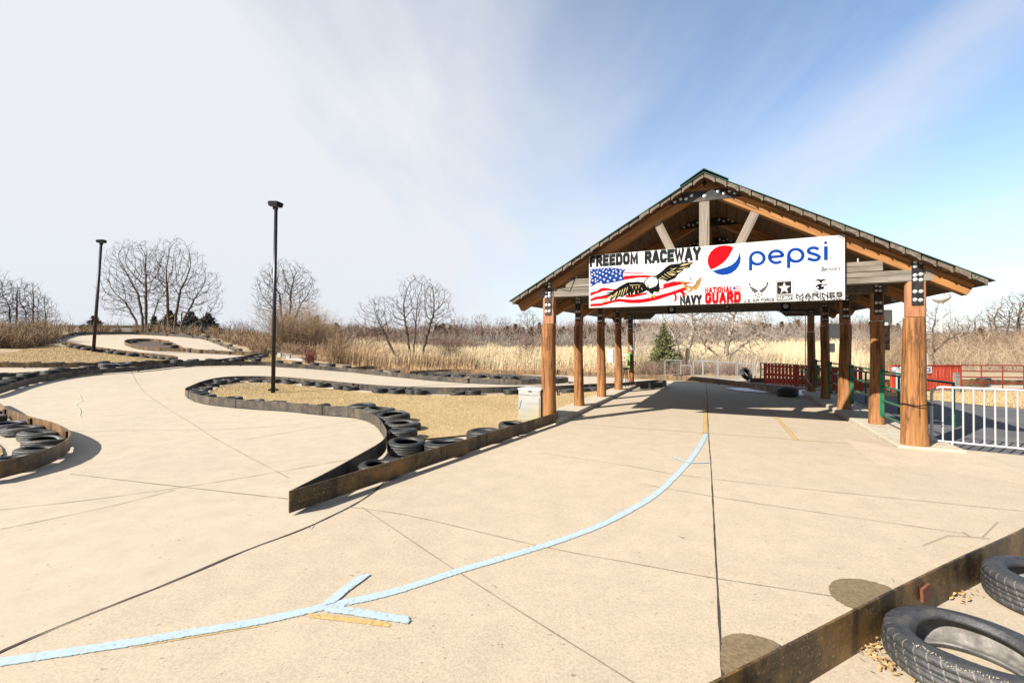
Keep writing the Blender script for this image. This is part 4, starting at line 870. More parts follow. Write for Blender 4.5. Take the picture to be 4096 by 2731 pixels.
art('eagle_picture',[([[(1070,905),(1098,862),(1136,822),(1200,798),(1276,806),(1314,856),(1320,900),(1303,952),(1254,988),(1170,1016),(1144,993),(1112,984)],[(1310,875),(1360,855),(1405,862),(1460,890),(1388,940),(1392,984),(1350,1008),(1318,975)],[(1130,1025),(1165,1052),(1232,1092),(1184,1150),(1160,1150),(1142,1095)]],i_grey,2.5),([[(1080,892),(1140,835),(1250,795),(1300,838),(1335,960),(1322,1040),(1240,1042),(1210,1098),(1150,1035),(1098,1012)]],i_black,2.7),([[(1172,880),(1195,884),(1190,902),(1175,897)],[(1150,960),(1180,972),(1150,985)],[(1230,960),(1290,945),(1255,972)]],i_grey,4),([[(1250,800),(1310,765),(1370,720),(1430,660),(1490,622),(1560,610),(1640,605),(1675,590),(1700,560),(1695,595),(1750,570),(1780,535),(1765,580),(1860,588),(1800,640),(1815,662),(1700,690),(1690,720),(1620,765),(1570,835),(1450,885),(1340,850),(1290,840)],[(1090,900),(980,888),(820,900),(760,930),(690,970),(640,1010),(580,1045),(460,1068),(560,1075),(410,1110),(540,1110),(480,1155),(395,1240),(480,1200),(560,1140),(545,1205),(640,1110),(600,1200),(690,1120),(740,1132),(830,1070),(840,1110),(875,1130),(895,1090),(930,1045),(940,1090),(1000,1085),(1060,1060),(1130,1020)],[(1150,1000),(1240,990),(1310,950),(1322,1030),(1290,1062),(1240,1035),(1215,1090),(1170,1060)]],i_black,2),([[(1640,642),(1700,612),(1840,592),(1790,612),(1700,640)],[(1600,690),(1690,668),(1790,650),(1690,682)],[(1580,722),(1690,712),(1620,742)],[(1480,672),(1530,690),(1600,668),(1540,706)],[(1460,770),(1540,765),(1590,780),(1500,790)],[(1500,708),(1590,750),(1590,754),(1500,722)],[(1440,738),(1540,798),(1540,802),(1440,752)],[(1400,763),(1500,828),(1500,832),(1400,777)],[(1360,793),(1450,848),(1450,852),(1360,807)],[(1330,819),(1400,853),(1400,857),(1330,831)],[(1470,729),(1570,773),(1570,777),(1470,741)],[(398,1238),(480,1165),(570,1100),(594,1102),(520,1170),(470,1205)],[(560,1150),(640,1062),(656,1066),(600,1125)],[(657,1040),(612,1180),(618,1180),(673,1040)],[(705,1020),(672,1120),(678,1120),(719,1020)],[(743,1005),(712,1115),(718,1115),(757,1005)],[(783,985),(747,1110),(753,1110),(797,985)],[(819,975),(798,1070),(802,1070),(831,975)],[(863,1055),(870,1115),(874,1115),(873,1055)],[(894,960),(903,1000),(907,1000),(906,960)],[(925,1025),(936,1085),(940,1085),(935,1025)],[(954,965),(953,1010),(957,1010),(966,965)],[(985,1025),(993,1075),(997,1075),(995,1025)],[(999,950),(998,995),(1002,995),(1011,950)],[(1034,985),(1058,1020),(1062,1020),(1046,985)],[(860,940),(1030,936),(1030,940),(860,950)]],i_cream,3),([[(1092,905),(1115,868),(1148,836),(1202,816),(1264,822),(1296,862),(1300,900),(1284,938),(1240,968),(1170,992),(1150,975),(1122,965)],[(1318,880),(1360,862),(1400,868),(1450,890),(1380,935),(1385,980),(1350,1000),(1325,970)],[(1140,1030),(1165,1060),(1225,1095),(1180,1140),(1165,1140),(1150,1090)]],i_white,3),([[(1125,932),(1150,928),(1165,945),(1140,975),(1128,958)],[(1200,1130),(1235,1092),(1262,1095),(1250,1145),(1225,1125)],[(1275,1050),(1330,1035),(1335,1070),(1310,1050),(1290,1075)]],i_orange,4)],panL,zl)
art('navy_emblem',[([[(1632,877),(1700,898),(1745,945),(1790,965),(1845,972),(1850,1010),(1800,1055),(1745,1040),(1735,1010),(1715,960),(1680,925)],[(1845,990),(1880,955),(1905,895),(1945,850),(1985,808),(1975,870),(1950,940),(1915,1000),(1870,1020)]],i_gold,4),([[(1628,872),(1702,890),(1750,940),(1790,960),(1845,965),(1890,930),(1905,885),(1990,802),(1912,893),(1895,940),(1848,975),(1788,968),(1745,948),(1700,899)]],i_black,5),([[(1800,830),(1815,830),(1838,960),(1822,962)],[(1795,815),(1822,812),(1828,855),(1795,858)]],i_lg,5),([[(1790,930),(1830,920),(1860,955),(1850,968),(1820,965)],[(1760,990),(1790,980),(1800,1030),(1770,1035)],[(1850,1040),(1885,1015),(1888,1045),(1860,1062)]],i_white,6)],panL,zl)
# right panel
circ=arc_pts(428,518,244,217,0,360,64)
redp=[(567,328),(520,309),(440,299),(360,308),(290,340),(230,395),(195,460),(184,530),(195,590),(232,656),(290,632),(350,600),(410,560),(460,510),(500,455),(530,400)]
polys('logo_globe_red',[redp],i_red,panR,1,zr)
polys('logo_globe_blue',[[(252,676),(330,655),(400,637),(470,617),(535,588),(590,545),(625,495),(645,445),(640,385),(662,430),(673,490),(665,550),(640,610),(600,660),(540,705),(470,730),(400,735),(330,720)]],i_blue,panR,1,zr)
wl=.052
stroke('lettering',arc_pts(916,489,99,88,0,360,40)[:-1],wl,i_blue,panR,1,zr,True); stroke('lettering',[(817,480),(817,668)],wl,i_blue,panR,2)
stroke('lettering',[(1100,478),(1150,468),(1230,462),(1294,452)]+arc_pts(1194,468,100,88,8,315,36),wl,i_blue,panR,1,zr)
stroke('lettering',arc_pts(1482,446,104,90,0,360,40)[:-1],wl,i_blue,panR,1,zr,True); stroke('lettering',[(1376,440),(1376,632)],wl,i_blue,panR,2)
stroke('lettering',[(1820,352)]+arc_pts(1742,380,76,45,45,215,16)+[(1700,415),(1750,428),(1800,445)]+arc_pts(1752,475,74,42,40,-140,16)[2:]+[(1655,497)],wl,i_blue,panR,1,zr)
stroke('lettering',[(1924,312),(1924,517)],.056,i_blue,panR,1,zr); polys('lettering',[arc_pts(1919,262,25,22,0,360,18)[:-1]],i_blue,panR,1,zr)
stroke('registered_mark',arc_pts(1997,495,26,23,0,360,20)[:-1],.006,i_grey,panR,1,zr,True); text('R',(1988,482),(2006,506),i_grey,panR,1,zr,.2)
text('PROUDLY',(1538,632),(1702,652),i_lg,panR,1,zr,.13,.3); text('DISTRIBUTED BY',(1538,664),(1802,686),i_lg,panR,1,zr,.13,.3); stroke('rule_line',[(1505,614),(1505,702)],.004,i_lg,panR)
text_font("Bernick's",(1855,618),(2135,662),i_black,panR,3,zr,.25); stroke('logo_ring',arc_pts(1880,645,44,38,0,360,24)[:-1],.008,i_lg,panR,1,zr,True); stroke('logo_ring',arc_pts(1918,683,20,16,0,360,16)[:-1],.005,i_lg,panR,1,zr,True)
text('NATIONAL',(147,916),(555,988),i_red,panR,1,zr,.30,.12); text('GUARD',(147,996),(675,1142),i_red,panR,1,zr,.31,.10)
art('small_flag',[([[(590,908),(640,900),(672,905),(670,915),(640,911),(592,920)],[(585,935),(640,928),(676,935),(676,945),(640,940),(585,948)],[(570,962),(630,955),(680,962),(678,973),(630,966),(568,974)]],i_red,1),([[(558,912),(590,905),(594,942),(564,950)]],i_navy,1)],panR,zr)
polys('wings_emblem',[[(797,845),(812,865),(832,897),(790,876)],[(790,888),(925,962),(920,985),(820,928)],[(812,930),(918,988),(882,996),(842,970)],[(1070,830),(1083,862),(1035,893),(1052,862)],[(1082,870),(1062,905),(948,985),(945,965)],[(1058,912),(1030,955),(988,992),(952,990)],arc_pts(933,1015,13,12,0,360,14)[:-1],[(870,1030),(902,1018),(904,1044),(895,1048)],[(966,1042),(965,1018),(1000,1026),(975,1042)],[(908,1057),(928,1046),(932,1070)],[(938,1046),(960,1055),(936,1070)]],i_black,panR,1,zr)
text('U.S. AIR FORCE',(716,1090),(1168,1122),i_black,panR,1,zr,.24,.30,wide=1.5)
def rrect(x0,y0,x1,y1,r,n=5):
    return arc_pts(x1-r,y0+r,r,r,90,0,n)+arc_pts(x1-r,y1-r,r,r,0,-90,n)+arc_pts(x0+r,y1-r,r,r,-90,-180,n)+arc_pts(x0+r,y0+r,r,r,180,90,n)
def slope(L,x0=1192,s=-.055): return [(x,y+(x-x0)*s) for x,y in L]
stroke('emblem_border',slope(rrect(1192,822,1443,1032,20)),.010,i_grey,panR,1,zr,True); art('army_emblem',[([slope(rrect(1206,838,1415,1018,4))],i_dark,1),([slope(star(1312,934,98,.42))],i_gold,2),([slope(star(1312,934,90,.42))],i_white,3),([slope(star(1312,934,72,.40))],i_black,4),([slope(star(1312,934,64,.40))],i_white,5)],panR,zr)
stroke('emblem_border',slope(rrect(1192,1040,1443,1118,16)),.010,i_grey,panR,1,zr,True); polys('army_emblem',[slope(rrect(1206,1050,1430,1108,4))],i_dark,panR,1,zr); text('U.S.ARMY',(1216,1052),(1420,1090),i_white,panR,2,zr,.26,.15)
text('MARINES',(1485,1006),(2170,1052),i_black,panR,1,zr,.27,.35,wide=2.2); text('THE FEW. THE PROUD.',(1485,1070),(2170,1095),i_black,panR,1,zr,.25,.4,wide=1.5)
polys('marine_emblem',[[(1745,826),(1772,815),(1795,798),(1835,796),(1850,806),(1868,796),(1905,798),(1930,812),(1955,815),(1925,820),(1890,818),(1875,826),(1862,850),(1850,860),(1840,845),(1828,826),(1805,820),(1775,822)],[(1825,768),(1860,763),(1905,765),(1905,770),(1860,768),(1826,773)],[(1770,905),(1790,880),(1840,862),(1890,868),(1905,885),(1870,880),(1850,900),(1880,905),(1900,900),(1895,935),(1870,950),(1850,940),(1800,900),(1780,925)],[(1795,935),(1830,915),(1850,945),(1845,960),(1800,945)],[(1740,945),(1770,970),(1810,975),(1840,985),(1800,988),(1760,975)],[(1895,880),(1930,865),(1965,870),(1930,882),(1910,895)]],i_black,panR,1,zr)
stroke('emblem_anchor',arc_pts(1975,860,17,16,0,360,16)[:-1],.007,i_grey,panR,1,zr,True); stroke('emblem_anchor',arc_pts(1840,925,88,60,160,270,16),.009,i_lg,panR,1,zr)
polys('folded_corner',[[(2015,160),(2190,147),(2192,228),(2130,205)]],i_greyw,panR,1,zr)
for par,a0,a1,n in ((panL,A0,AM,6),(panR,AM,A1,6)):
    b=MB()
    for k in range(n):
        for z in (Z1-.03,Z0+.03): b.tube([(a0+.03+(a1-a0-.06)*k/(n-1),SB+.0,z),(a0+.03+(a1-a0-.06)*k/(n-1),SB-.004,z)],.008,6)
    b.build('screw',m_galv,par)
# ================================================================ SPEAKER BOXES AND SMALL FITTING under the rear beam
def box_fitting(a,b,z,label,s=1.0):  # black speaker box with a pale round front, not a lamp
    t=thing('beam_fitting',label,'beam_fitting',tuple(pl(a,b,z)),-YAW,'fittings under the rear beam'); bb=MB(); bb.box((0,0,-.12*s),(.26*s,.16*s,.24*s)); bb.build('housing',m_black,t)
    bb=MB(); bb.lathe([(.001,0),(.06*s,0),(.075*s,.015),(.05*s,.02)],14); o=bb.build('lens',m_galv,t); o.rotation_euler=(PI/2,0,0); o.location=(0,-.082*s,-.09*s)
box_fitting(2.13,4.72,2.90,'black speaker box with a round cone under the beam, left one',.85); box_fitting(5.05,4.72,2.90,'black speaker box with a round cone under the beam, right one',.85); box_fitting(3.62,4.72,2.90,'small black fitting with a pale lens under the middle of the beam',.5)
# ================================================================ METAL CABINET + BOARD
g=T(2072,1690,0); cc=Vector((g.x,g.y,0))+PR*.275+PN*.28; cab=thing('metal_cabinet','battered aluminium cabinet standing on the grass beside the front left log post','cabinet',(cc.x,cc.y,.03),-YAW)
b=MB(); b.box((0,0,.36),(.54,.55,.72)); o=b.build('body',m_alu,cab); bv=o.modifiers.new('b','BEVEL'); bv.width=.01; bv.segments=2
b=MB(); b.box((0,0,.735),(.57,.58,.03)); b.build('lid',m_alu2,cab)
b=MB(); b.box((-.01,-.281,.30),(.50,.012,.52)); b.build('door',m_alu,cab); b=MB(); b.box((0,-.281,.665),(.52,.012,.12)); b.build('drawer_front',m_alu,cab)
b=MB(); b.prism([(-.265,-.30,.47),(-.19,-.30,.49),(-.225,-.30,.32),(-.275,-.30,.28)],(0,.02,0)); b.build('handle',m_galv,cab); MB().box((.02,-.293,.69),(.07,.012,.022)).build('latch',m_black,cab)
b=MB()
for k in range(6): b.box((.274,0,.16+.10*k),(.006,.50,.012))
b.build('vent',m_galv,cab)
q=T(2180,1680,0); b=MB(); b.box((0,0,0),(.36,.025,.15)); o=b.build('leaning_board',m_grey); o.location=(q.x-.02,q.y+.02,.27); o.rotation_euler=(math.radians(-18),math.radians(-17),.38); tag(o,'short weathered board tilted behind the barrier in front of the cabinet','board')
# ================================================================ POST MOUNTED BOXES
def at_pav(a,b,z): return tuple(pl(a,b,z))
pb=thing('panel_box','white electrical panel box fixed to the left side of a log post','panel box',at_pav(-.30,7.42,1.12),-YAW); MB().box((0,0,.24),(.24,.13,.50)).build('body',m_alu2,pb); MB().box((0,-.068,.24),(.22,.012,.47)).build('door',m_alu2,pb); MB().box((.08,-.078,.24),(.02,.014,.06)).build('latch',m_galv,pb)
mbx=thing('meter_box','small grey box with a glass front on the rear left post','meter box',at_pav(.05,9.66,1.55),-YAW); MB().box((0,0,.12),(.14,.08,.26)).build('body',m_grey,mbx); MB().box((0,-.043,.12),(.10,.008,.19)).build('glass',m_greyw if False else m_galv,mbx)
ob=thing('outlet_box','black timer box with a white dial under the grey box on the rear left post','outlet',at_pav(.0,9.66,1.30),-YAW); MB().box((0,0,.09),(.09,.06,.15)).build('body',m_black,ob); b=MB(); b.tube([(0,-.03,.15),(0,-.04,.15)],.03,12); b.build('dial',m_bar,ob)
ob=thing('outlet_box','small black outlet box low on the right of the rear left post','outlet',at_pav(.18,9.72,.95),-YAW); MB().box((0,0,.06),(.10,.06,.13)).build('body',m_black,ob); MB().box((0,-.035,.06),(.05,.01,.07)).build('socket',m_galv,ob)
ob=thing('outlet_box','small grey outlet box on the conduit of the rear right post','outlet',at_pav(WID-.22,9.46,.86),-YAW); MB().box((0,0,.05),(.09,.06,.12)).build('body',m_galv,ob); MB().box((0,-.035,.05),(.05,.01,.06)).build('socket',m_black,ob)
# stool and green wall desk at the back left
st_=thing('bar_stool','tall wire legged black bar stool on the left platform between the two rear posts','stool',at_pav(.12,8.35,.13),.3)
b=MB(); b.lathe([(.001,.70),(.15,.70),(.17,.725),(.15,.75),(.001,.755)],18); b.build('seat',m_black,st_)
for k in range(4):
    a=PI/4+k*PI/2; b=MB(); b.tube([(.08*math.cos(a),.08*math.sin(a),.70),(.21*math.cos(a),.21*math.sin(a),0)],.012,6); b.build('leg',m_black,st_)
b=MB(); b.tube([(.165*math.cos(t*PI/8),.165*math.sin(t*PI/8),.24) for t in range(17)],.009,5); b.build('foot_ring',m_galv,st_)
gd=thing('wall_desk','bright green fold-out desk with a shelf fixed to the rear left post','desk',at_pav(.04,9.45,.80),-YAW); MB().box((-.06,.05,.30),(.10,.05,.72)).build('back_board',M2('bright_green_paint',(.12,.36,.09),(.18,.46,.13),6),gd); b=MB(); b.box((-.30,-.12,.36),(.42,.34,.03)); b.box((-.30,.03,.56),(.42,.03,.05)); b.build('shelf',m_alu2,gd)
# blank grey sign backs and a framed picture on the right posts
def panel_on(label,cx,cy,depth,w,h,mat,frame=m_galv,cat='sign',name='blank_sign',rz=-YAW+.5):
    p=at(cx,cy,depth); t=thing(name,label,cat,(p.x,p.y,p.z-h/2),rz); b=MB(); b.box((0,0,h/2),(w,.02,h)); b.build('board',mat,t); b=MB(); 
    for z in (.008,h-.008): b.box((0,0,z),(w+.012,.03,.016))
    for x in (-w/2,w/2): b.box((x,0,h/2),(.012,.03,h))
    b.build('frame',frame,t)
m_gb=flat('grey_sign_back',(.66,.64,.58),.6)
panel_on('blank grey sign panel sticking out high beside the second right log post',3550,1264,9.6,.17,.26,m_gb); panel_on('tall narrow dark picture panel with gold shapes below the grey sign panel',3545,1351,9.65,.12,.52,M2('dark_gold_picture',(.02,.014,.008),(.34,.20,.03),9,.5,detail=3,p0=.45,p1=.6),m_black)
panel_on('large blank grey sign panel between the third and fourth right log posts',3338,1323,13.6,.33,.42,m_gb); panel_on('small blank grey sign panel beside the fourth right log post',3329,1391,13.8,.14,.27,m_gb)
p=at(3576,1190,9.6); b=MB(); b.box((0,0,0),(.07,.09,.15)); b.box((0,-.05,.02),(.05,.03,.09)); o=b.build('junction_box',m_galv); o.location=p; o.rotation_euler=(0,0,-YAW); tag(o,'small grey junction box under the right eave by the second post','box')
# ================================================================ GREEN RAILINGS between the right posts
for k in range(4):
    lab=['green pipe railing panel between the first and second right log posts','green pipe railing panel between the second and third right log posts','green pipe railing panel between the third and fourth right log posts','green pipe railing panel between the two rear right log posts'][k]
    t=thing('pipe_railing',lab,'railing',at_pav(WID+.10,bR[k+1]-.14,.13),-YAW,'green railings between the right posts'); L=bR[k+1]-.14-bR[k]-.10
    MB().box((0,0,.65),(.075,.03,.98)).build('end_bar',m_green,t); MB().box((0,-L,.65),(.075,.03,.98)).build('end_bar',m_green,t)
    for z in (.20,.50,.79,1.10): b=MB(); b.tube([(.02,-.0,z),(.02,-L,z)],.021,8); b.build('rail',m_green,t)
hr=thing('handrail','dark green pipe handrail on three posts beyond the right platform','handrail',(0,0,0))
HP=[T(3815,1712.5,0),T(3596,1652,0),T(3463.5,1613,0),T(3348,1575,0)]
for i,p in enumerate(HP): b=MB(); b.tube([(p.x,p.y,0),(p.x,p.y,.95)],.026,8); b.build('post',m_green if i==0 else m_greend,hr)
b=MB(); b.tube([(p.x,p.y,.96) for p in HP]+[(HP[-1].x+.5,HP[-1].y+2,.96)],.026,8); b.build('top_rail',m_greend,hr)
# ================================================================ WHITE CROWD BARRIER
c0=at(3727,1700,7.78); c1=at(4096,1700,7.15); u=(Vector((c1.x,c1.y,0))-Vector((c0.x,c0.y,0))).normalized(); Lb=2.1
cb=thing('crowd_barrier','white tubular crowd control barrier tied to the front right log post','barrier',(c0.x,c0.y,.0),math.atan2(u.y,u.x))
b=MB(); pts=[(0,0,.12),(0,0,.93)]+[(.13-.13*math.cos(t*PI/12),0,.93+.13*math.sin(t*PI/12)) for t in range(1,7)]+[(Lb-.13,0,1.06)]+[(Lb-.13+.13*math.sin(t*PI/12),0,.93+.13*math.cos(t*PI/12)) for t in range(1,7)]+[(Lb,0,.12)]
b.tube(pts,.020,8); b.tube([(0,0,.15),(Lb,0,.15)],.017,8); b.build('frame',m_bar,cb)
for k in range(1,17): b=MB(); b.tube([(k*Lb/17+.015,0,.15),(k*Lb/17+.015,0,1.05)],.0125,6); b.build('upright_bar',m_bar,cb)
for x in (.25,Lb-.25): b=MB(); b.tube([(x,0,.15),(x,.12,.02),(x,.30,.012)],.016,6); b.tube([(x,0,.15),(x,-.05,.02)],.016,6); b.build('foot',m_bar,cb)
# ================================================================ FENCES ON THE RIGHT
def picket_fence(label,p0,p1,h,n,gap,cap=False):
    p0,p1=Vector(p0),Vector(p1); d=(p1-p0); L=d.length; t=thing('board_fence',label,'fence',tuple(p0),math.atan2(d.y,d.x))
    w=L/n
    b=MB()
    for k in range(n): b.box(((k+.5)*w,0,.06+(h-.06)/2+random.uniform(-.006,.006)),(w-gap,.022,h-.06),Matrix.Rotation(random.uniform(-.012,.012),3,'Y'))
    b.build('pickets',m_red,t); b=MB()
    for z in (.20,h*.5,h-.10): b.box((L/2,.03,z),(L,.036,.09))
    b.build('stringers',m_red,t); b=MB()
    for k in range(int(L/1.6)+1): b.box((min(L,k*1.6),.07,h/2),(.09,.09,h))
    b.build('fence_post',m_red,t)
    if cap: MB().box((L/2,0,h+.012),(L,.09,.024)).build('cap',m_red,t)
    return t
f1a=T(3056,1536,0); f1b=T(3452,1575,0)
picket_fence('red picket fence section seen behind the green pipe gate and rear posts',(f1a.x,f1a.y,0),(f1b.x,f1b.y,0),.94,24,.055)
f2a=T(3575,1566,0); f2b=T(3843,1563,0); fen2=picket_fence('red board fence section behind the front right log post with a white sign on it',(f2a.x,f2a.y,0),(f2b.x,f2b.y,0),1.0,19,.034,True)
ang2=fen2.rotation_euler.z; v=(f2b-f2a).normalized(); nrm=Vector((v.y,-v.x,0))
s0=at(3601,1480,f2a.y-.02); s1=at(3729,1480,17.4)
L0=(Vector((s0.x,s0.y,0))-Vector((f2a.x,f2a.y,0))).length; L1=(Vector((s1.x,s1.y,0))-Vector((f2a.x,f2a.y,0))).length+.27
fs=thing('fence_sign','white sign on the red board fence with dark blue letters CE at its end','sign',(f2a.x,f2a.y,0),ang2)
MB().box(((L0+L1)/2,-.04,.83),(L1-L0,.02,.27)).build('board',m_white,fs)
V,F=text_raw('CE',.03); xs=[q[0] for q in V]; ys=[q[1] for q in V]; w=.21
mesh_obj('lettering',[(L1-.05-w+(q[0]-min(xs))/(max(xs)-min(xs))*w,-.053,.755+(q[1]-min(ys))/(max(ys)-min(ys))*.16) for q in V],F,i_navy,fs); MB().box((L1-.25,-.052,.725),(.36,.002,.012)).build('underline',i_red,fs)
tp=T(3826,1571,0); b=MB(); b.box((0,0,.36),(.15,.13,.72)); b.box((0,0,.735),(.165,.145,.03)); o=b.build('timber_bollard',m_greyz); o.location=(tp.x,tp.y,0); tag(o,'short pale timber post in front of the red board fence','post')
tp=T(3586,1572,0); b=MB(); b.box((0,0,.46),(.10,.10,.92)); b.box((0,0,.93),(.13,.13,.03)); o=b.build('timber_bollard',m_bar); o.location=(tp.x-.1,tp.y-.2,0); tag(o,'white post at the left end of the red board fence','post')
p=at(3578,1477,17.0); b=MB(); b.lathe([(.001,-.09),(.06,-.08),(.10,0),(.07,.07),(.001,.09)],14); b.box((.05,0,.07),(.10,.03,.03)); o=b.build('blue_lamp',flat('pale_blue_plastic',(.42,.56,.75))); o.location=p; tag(o,'pale blue round lamp on the white post by the red fence','lamp')
p=at(3707,1437,16.2); b=MB(); b.box((0,0,0),(.07,.02,.42)); b.box((0,.02,-.35),(.03,.03,1.0)); o=b.build('marker_post',m_bar); o.location=p; tag(o,'narrow white marker post rising just right of the front right log post','marker')
for x,y,lab in ((3205,1476,'left'),(3222,1479,'middle'),(3275,1507,'right lower')): 
    p=at(x,y,17.2 if y<1500 else 15.6); b=MB(); b.box((0,0,0),(.05,.012,.13)); b.box((0,-.008,.05),(.04,.006,.02)); o=b.build('warning_tag',flat('yellow_tag',(.85,.62,.02))); o.location=p; o.rotation_euler=(0,0,-.6); tag(o,f'small yellow tag hanging by the rear right posts, {lab} one of three','tag','yellow tags by the rear right posts')
pg=thing('pipe_gate','dark green pipe gate in front of the red picket fence','gate',(0,0,0)); G=[T(3043,1535,0),T(3136,1541,0),T(3230,1556,0)]
for p in G: b=MB(); b.tube([(p.x,p.y,0),(p.x,p.y,.97)],.028,8); b.build('post',m_greend,pg)
for z in (.14,.42,.68,.95): b=MB(); b.tube([(p.x,p.y,z) for p in G],.02,7); b.build('rail',m_greend,pg)
rpf=thing('pipe_fence','thin red pipe fence with five rails running off to the right edge','fence',(0,0,0)); R_=[T(3845,1564,0),T(3926,1566,0),T(4011,1567,0),T(4096,1568,0),T(4250,1570,0)]
for p in R_: b=MB(); b.tube([(p.x,p.y,0),(p.x,p.y,1.02)],.022,6); b.build('post',m_redm,rpf)
for z in (.12,.34,.56,.79,1.02): b=MB(); b.tube([(p.x,p.y,z) for p in R_],.022,6); b.build('rail',m_redm,rpf)
# black barriers of the far loop behind the right fences
for L,lab in (([(3330,1530),(3450,1531),(3560,1533)],'dark low barrier seen between the third and second right log posts'),([(3840,1523),(3900,1525),(3950,1527),(3952,1520),(3880,1514)],'short dark barrier seen through the red pipe fence'),([(3000,1511),(3060,1512),(3200,1514),(3330,1515),(3560,1517),(3800,1517),(4096,1519),(4400,1517)],'low dark barrier along the far side of the distant loop')): barrier(lab,densify(trace(L)),m_steel,1)
for x,y,lab in ((3935,1513,'left'),(4075,1522,'middle'),(4150,1520,'right')): put_tyre(x,y,52,f'black tyre seen through the red pipe fence, {lab} one of three','tyres through the pipe fence')
# ================================================================ WIRE FENCE PANELS
def wire_panel(label,x0,y0,x1,y1,h0,sag=0):
    a=T(x0,y0,0); c=T(x1,y1,0); d=c-a; L=math.hypot(d.x,d.y); t=thing('wire_fence_panel',label,'fence panel',(a.x,a.y,a.z),math.atan2(d.y,d.x),'wire fence panels behind the barrier')
    for x in (0,L): b=MB(); b.tube([(x,0,0),(x,0,h0)],.024,6); b.build('post',m_galv,t)
    b=MB(); b.tube([(0,0,h0),(L,0,h0)],.022,6); b.tube([(0,0,.06),(L,0,.06)],.018,6); b.build('frame_rail',m_galv,t)
    b=MB(); n=int(L/.11)
    for k in range(1,n): b.tube([(k*L/n,0,.06),(k*L/n,0,h0)],.0028,3,cap=False)
    for k in range(1,int(h0/.11)): b.tube([(0,0,.06+k*.11),(L,0,.06+k*.11)],.0028,3,cap=False)
    b.build('wire_mesh',m_galv,t)
gz=lambda x,y:(2650+x/3.92,1350+y/3.92)
for i,(x0,y0,x1,y1,h) in enumerate([(40,612,292,618,.93),(288,622,452,628,.66),(484,628,630,633,.93),(640,636,860,650,.92),(876,652,1155,675,.90),(1180,676,1450,696,.86)]):
    wire_panel(['tall wire fence panel under the spruce, first from the left','low narrow wire gate panel next to the spruce','narrow wire panel right of the low gate panel','wire panel at the foot of the bare pale trees','wire panel left of the one with the upright tyre','wire panel with the upright tyre leaning on it'][i],*gz(x0,y0),*gz(x1,y1),h)
# stones spilled along the barrier
V=[];sm=MB()
for (x0,y0,x1,y1,n) in ((2200,1493,2390,1496,150),(2610,1506,2750,1516,120),(2845,1527,2890,1532,60),(1960,1484,2170,1488,120)):
    for _ in range(n):
        f=random.random(); p=T(x0+(x1-x0)*f,y0+(y1-y0)*f+random.uniform(-1.5,2),0); s=random.uniform(.02,.06)
        sm.add([(p.x+s*dx,p.y+s*dy,p.z+.02+s*dz) for dx,dy,dz in ((1,0,.1),(0,1,0),(-1,.1,.1),(.1,-1,0),(0,0,.8),(0,0,-.5))],[(0,1,4),(1,2,4),(2,3,4),(3,0,4),(1,0,5),(2,1,5),(3,2,5),(0,3,5)])
tag(sm.build('gravel',m_stone),'pale stones spilled along the foot of the timber barrier','gravel',None,'stuff')
# ================================================================ LAMP POSTS, TOWER, FAR BUILDINGS
def lamp(label,base,h,r,mat,lean,hd,base_pad=False):
    t=thing('lamp_post',label,'lamp post',tuple(base),0,'lamp posts by the track'); top=(lean[0],lean[1],h)
    b=MB(); b.tube([(0,0,-.1),top],[r,r*.82],10); b.build('pole',mat,t,True)
    b=MB(); b.box((0,0,.01),(r*3.6,r*3.6,.06)) ; b.build('base_plate',m_kerb if base_pad else m_black,t)
    b=MB(); ax,ay=math.cos(hd),math.sin(hd); R=Matrix.Rotation(hd,3,'Z')@Matrix.Rotation(-.08,3,'Y')
    b.box((lean[0]+ax*.02,lean[1]+ay*.02,h+.06),(.14,.10,.12),R); b.build('bracket',m_black,t)
    b=MB(); P=[Vector((x,y,z)) for z,k in ((-.06,.86),(.07,1.0),(.11,.8)) for x,y in ((-.20*k,-.16*k),(.20*k,-.16*k),(.20*k,.16*k),(-.20*k,.16*k))]
    c=Vector((lean[0]+ax*-.0,lean[1]+ay*.0,h+.17)); off=R@Vector((.02,0,0)); b.add([R@p+c+off for p in P],[(3,2,1,0),(8,9,10,11)]+[(i*4+j,i*4+(j+1)%4,i*4+4+(j+1)%4,i*4+4+j) for i in range(2) for j in range(4)]); b.build('lamp_head',m_black,t)
    b=MB(); b.box(c+R@Vector((.02,0,-.068)),(.28,.22,.012),R); b.build('lens',m_greyw if False else m_galv,t)
b1=T(1092,1577,0); lamp('nearer tall black lamp post standing in the dry grass island',b1,6.50,.072,m_pole,(.06,0),2.9)
b2=T(373,1411,0); tp=at(404,972,b2.y); lamp('farther dark red lamp post standing on the grass bank, leaning right',b2,tp.z-b2.z-.1,.085,m_pole2,(tp.x-b2.x,0),.15,True)
d1=T(1086,1571,.0); b=MB(); b.lathe([(.10,.0),(.17,.01),(.18,.045),(.12,.06),(.10,.05)],18); o=b.build('drain_ring',m_black); o.location=(d1.x-.10,d1.y+.3,.06); tag(o,'small black ring lying at the foot of the nearer lamp post','ring')
wt=thing('water_tower','white water tower rising behind the trees by the right eave','water tower',(0,0,0)); dW=440.0; cw=at(3764.5,1188,dW); gz0=ter(cw.x,cw.y); Rr=83/FPX*dW/1.36/2*1.0
b=MB(); hh=49.7/FPX*dW; zt=at(3764,1164,dW).z
prof=[(.001,zt),(Rr*.35,zt-hh*.03),(Rr*.7,zt-hh*.14),(Rr*.93,zt-hh*.30),(Rr,zt-hh*.45),(Rr*.95,zt-hh*.60),(Rr*.78,zt-hh*.75),(Rr*.5,zt-hh*.88),(Rr*.27,zt-hh*.97),(Rr*.2,zt-hh*1.05)]
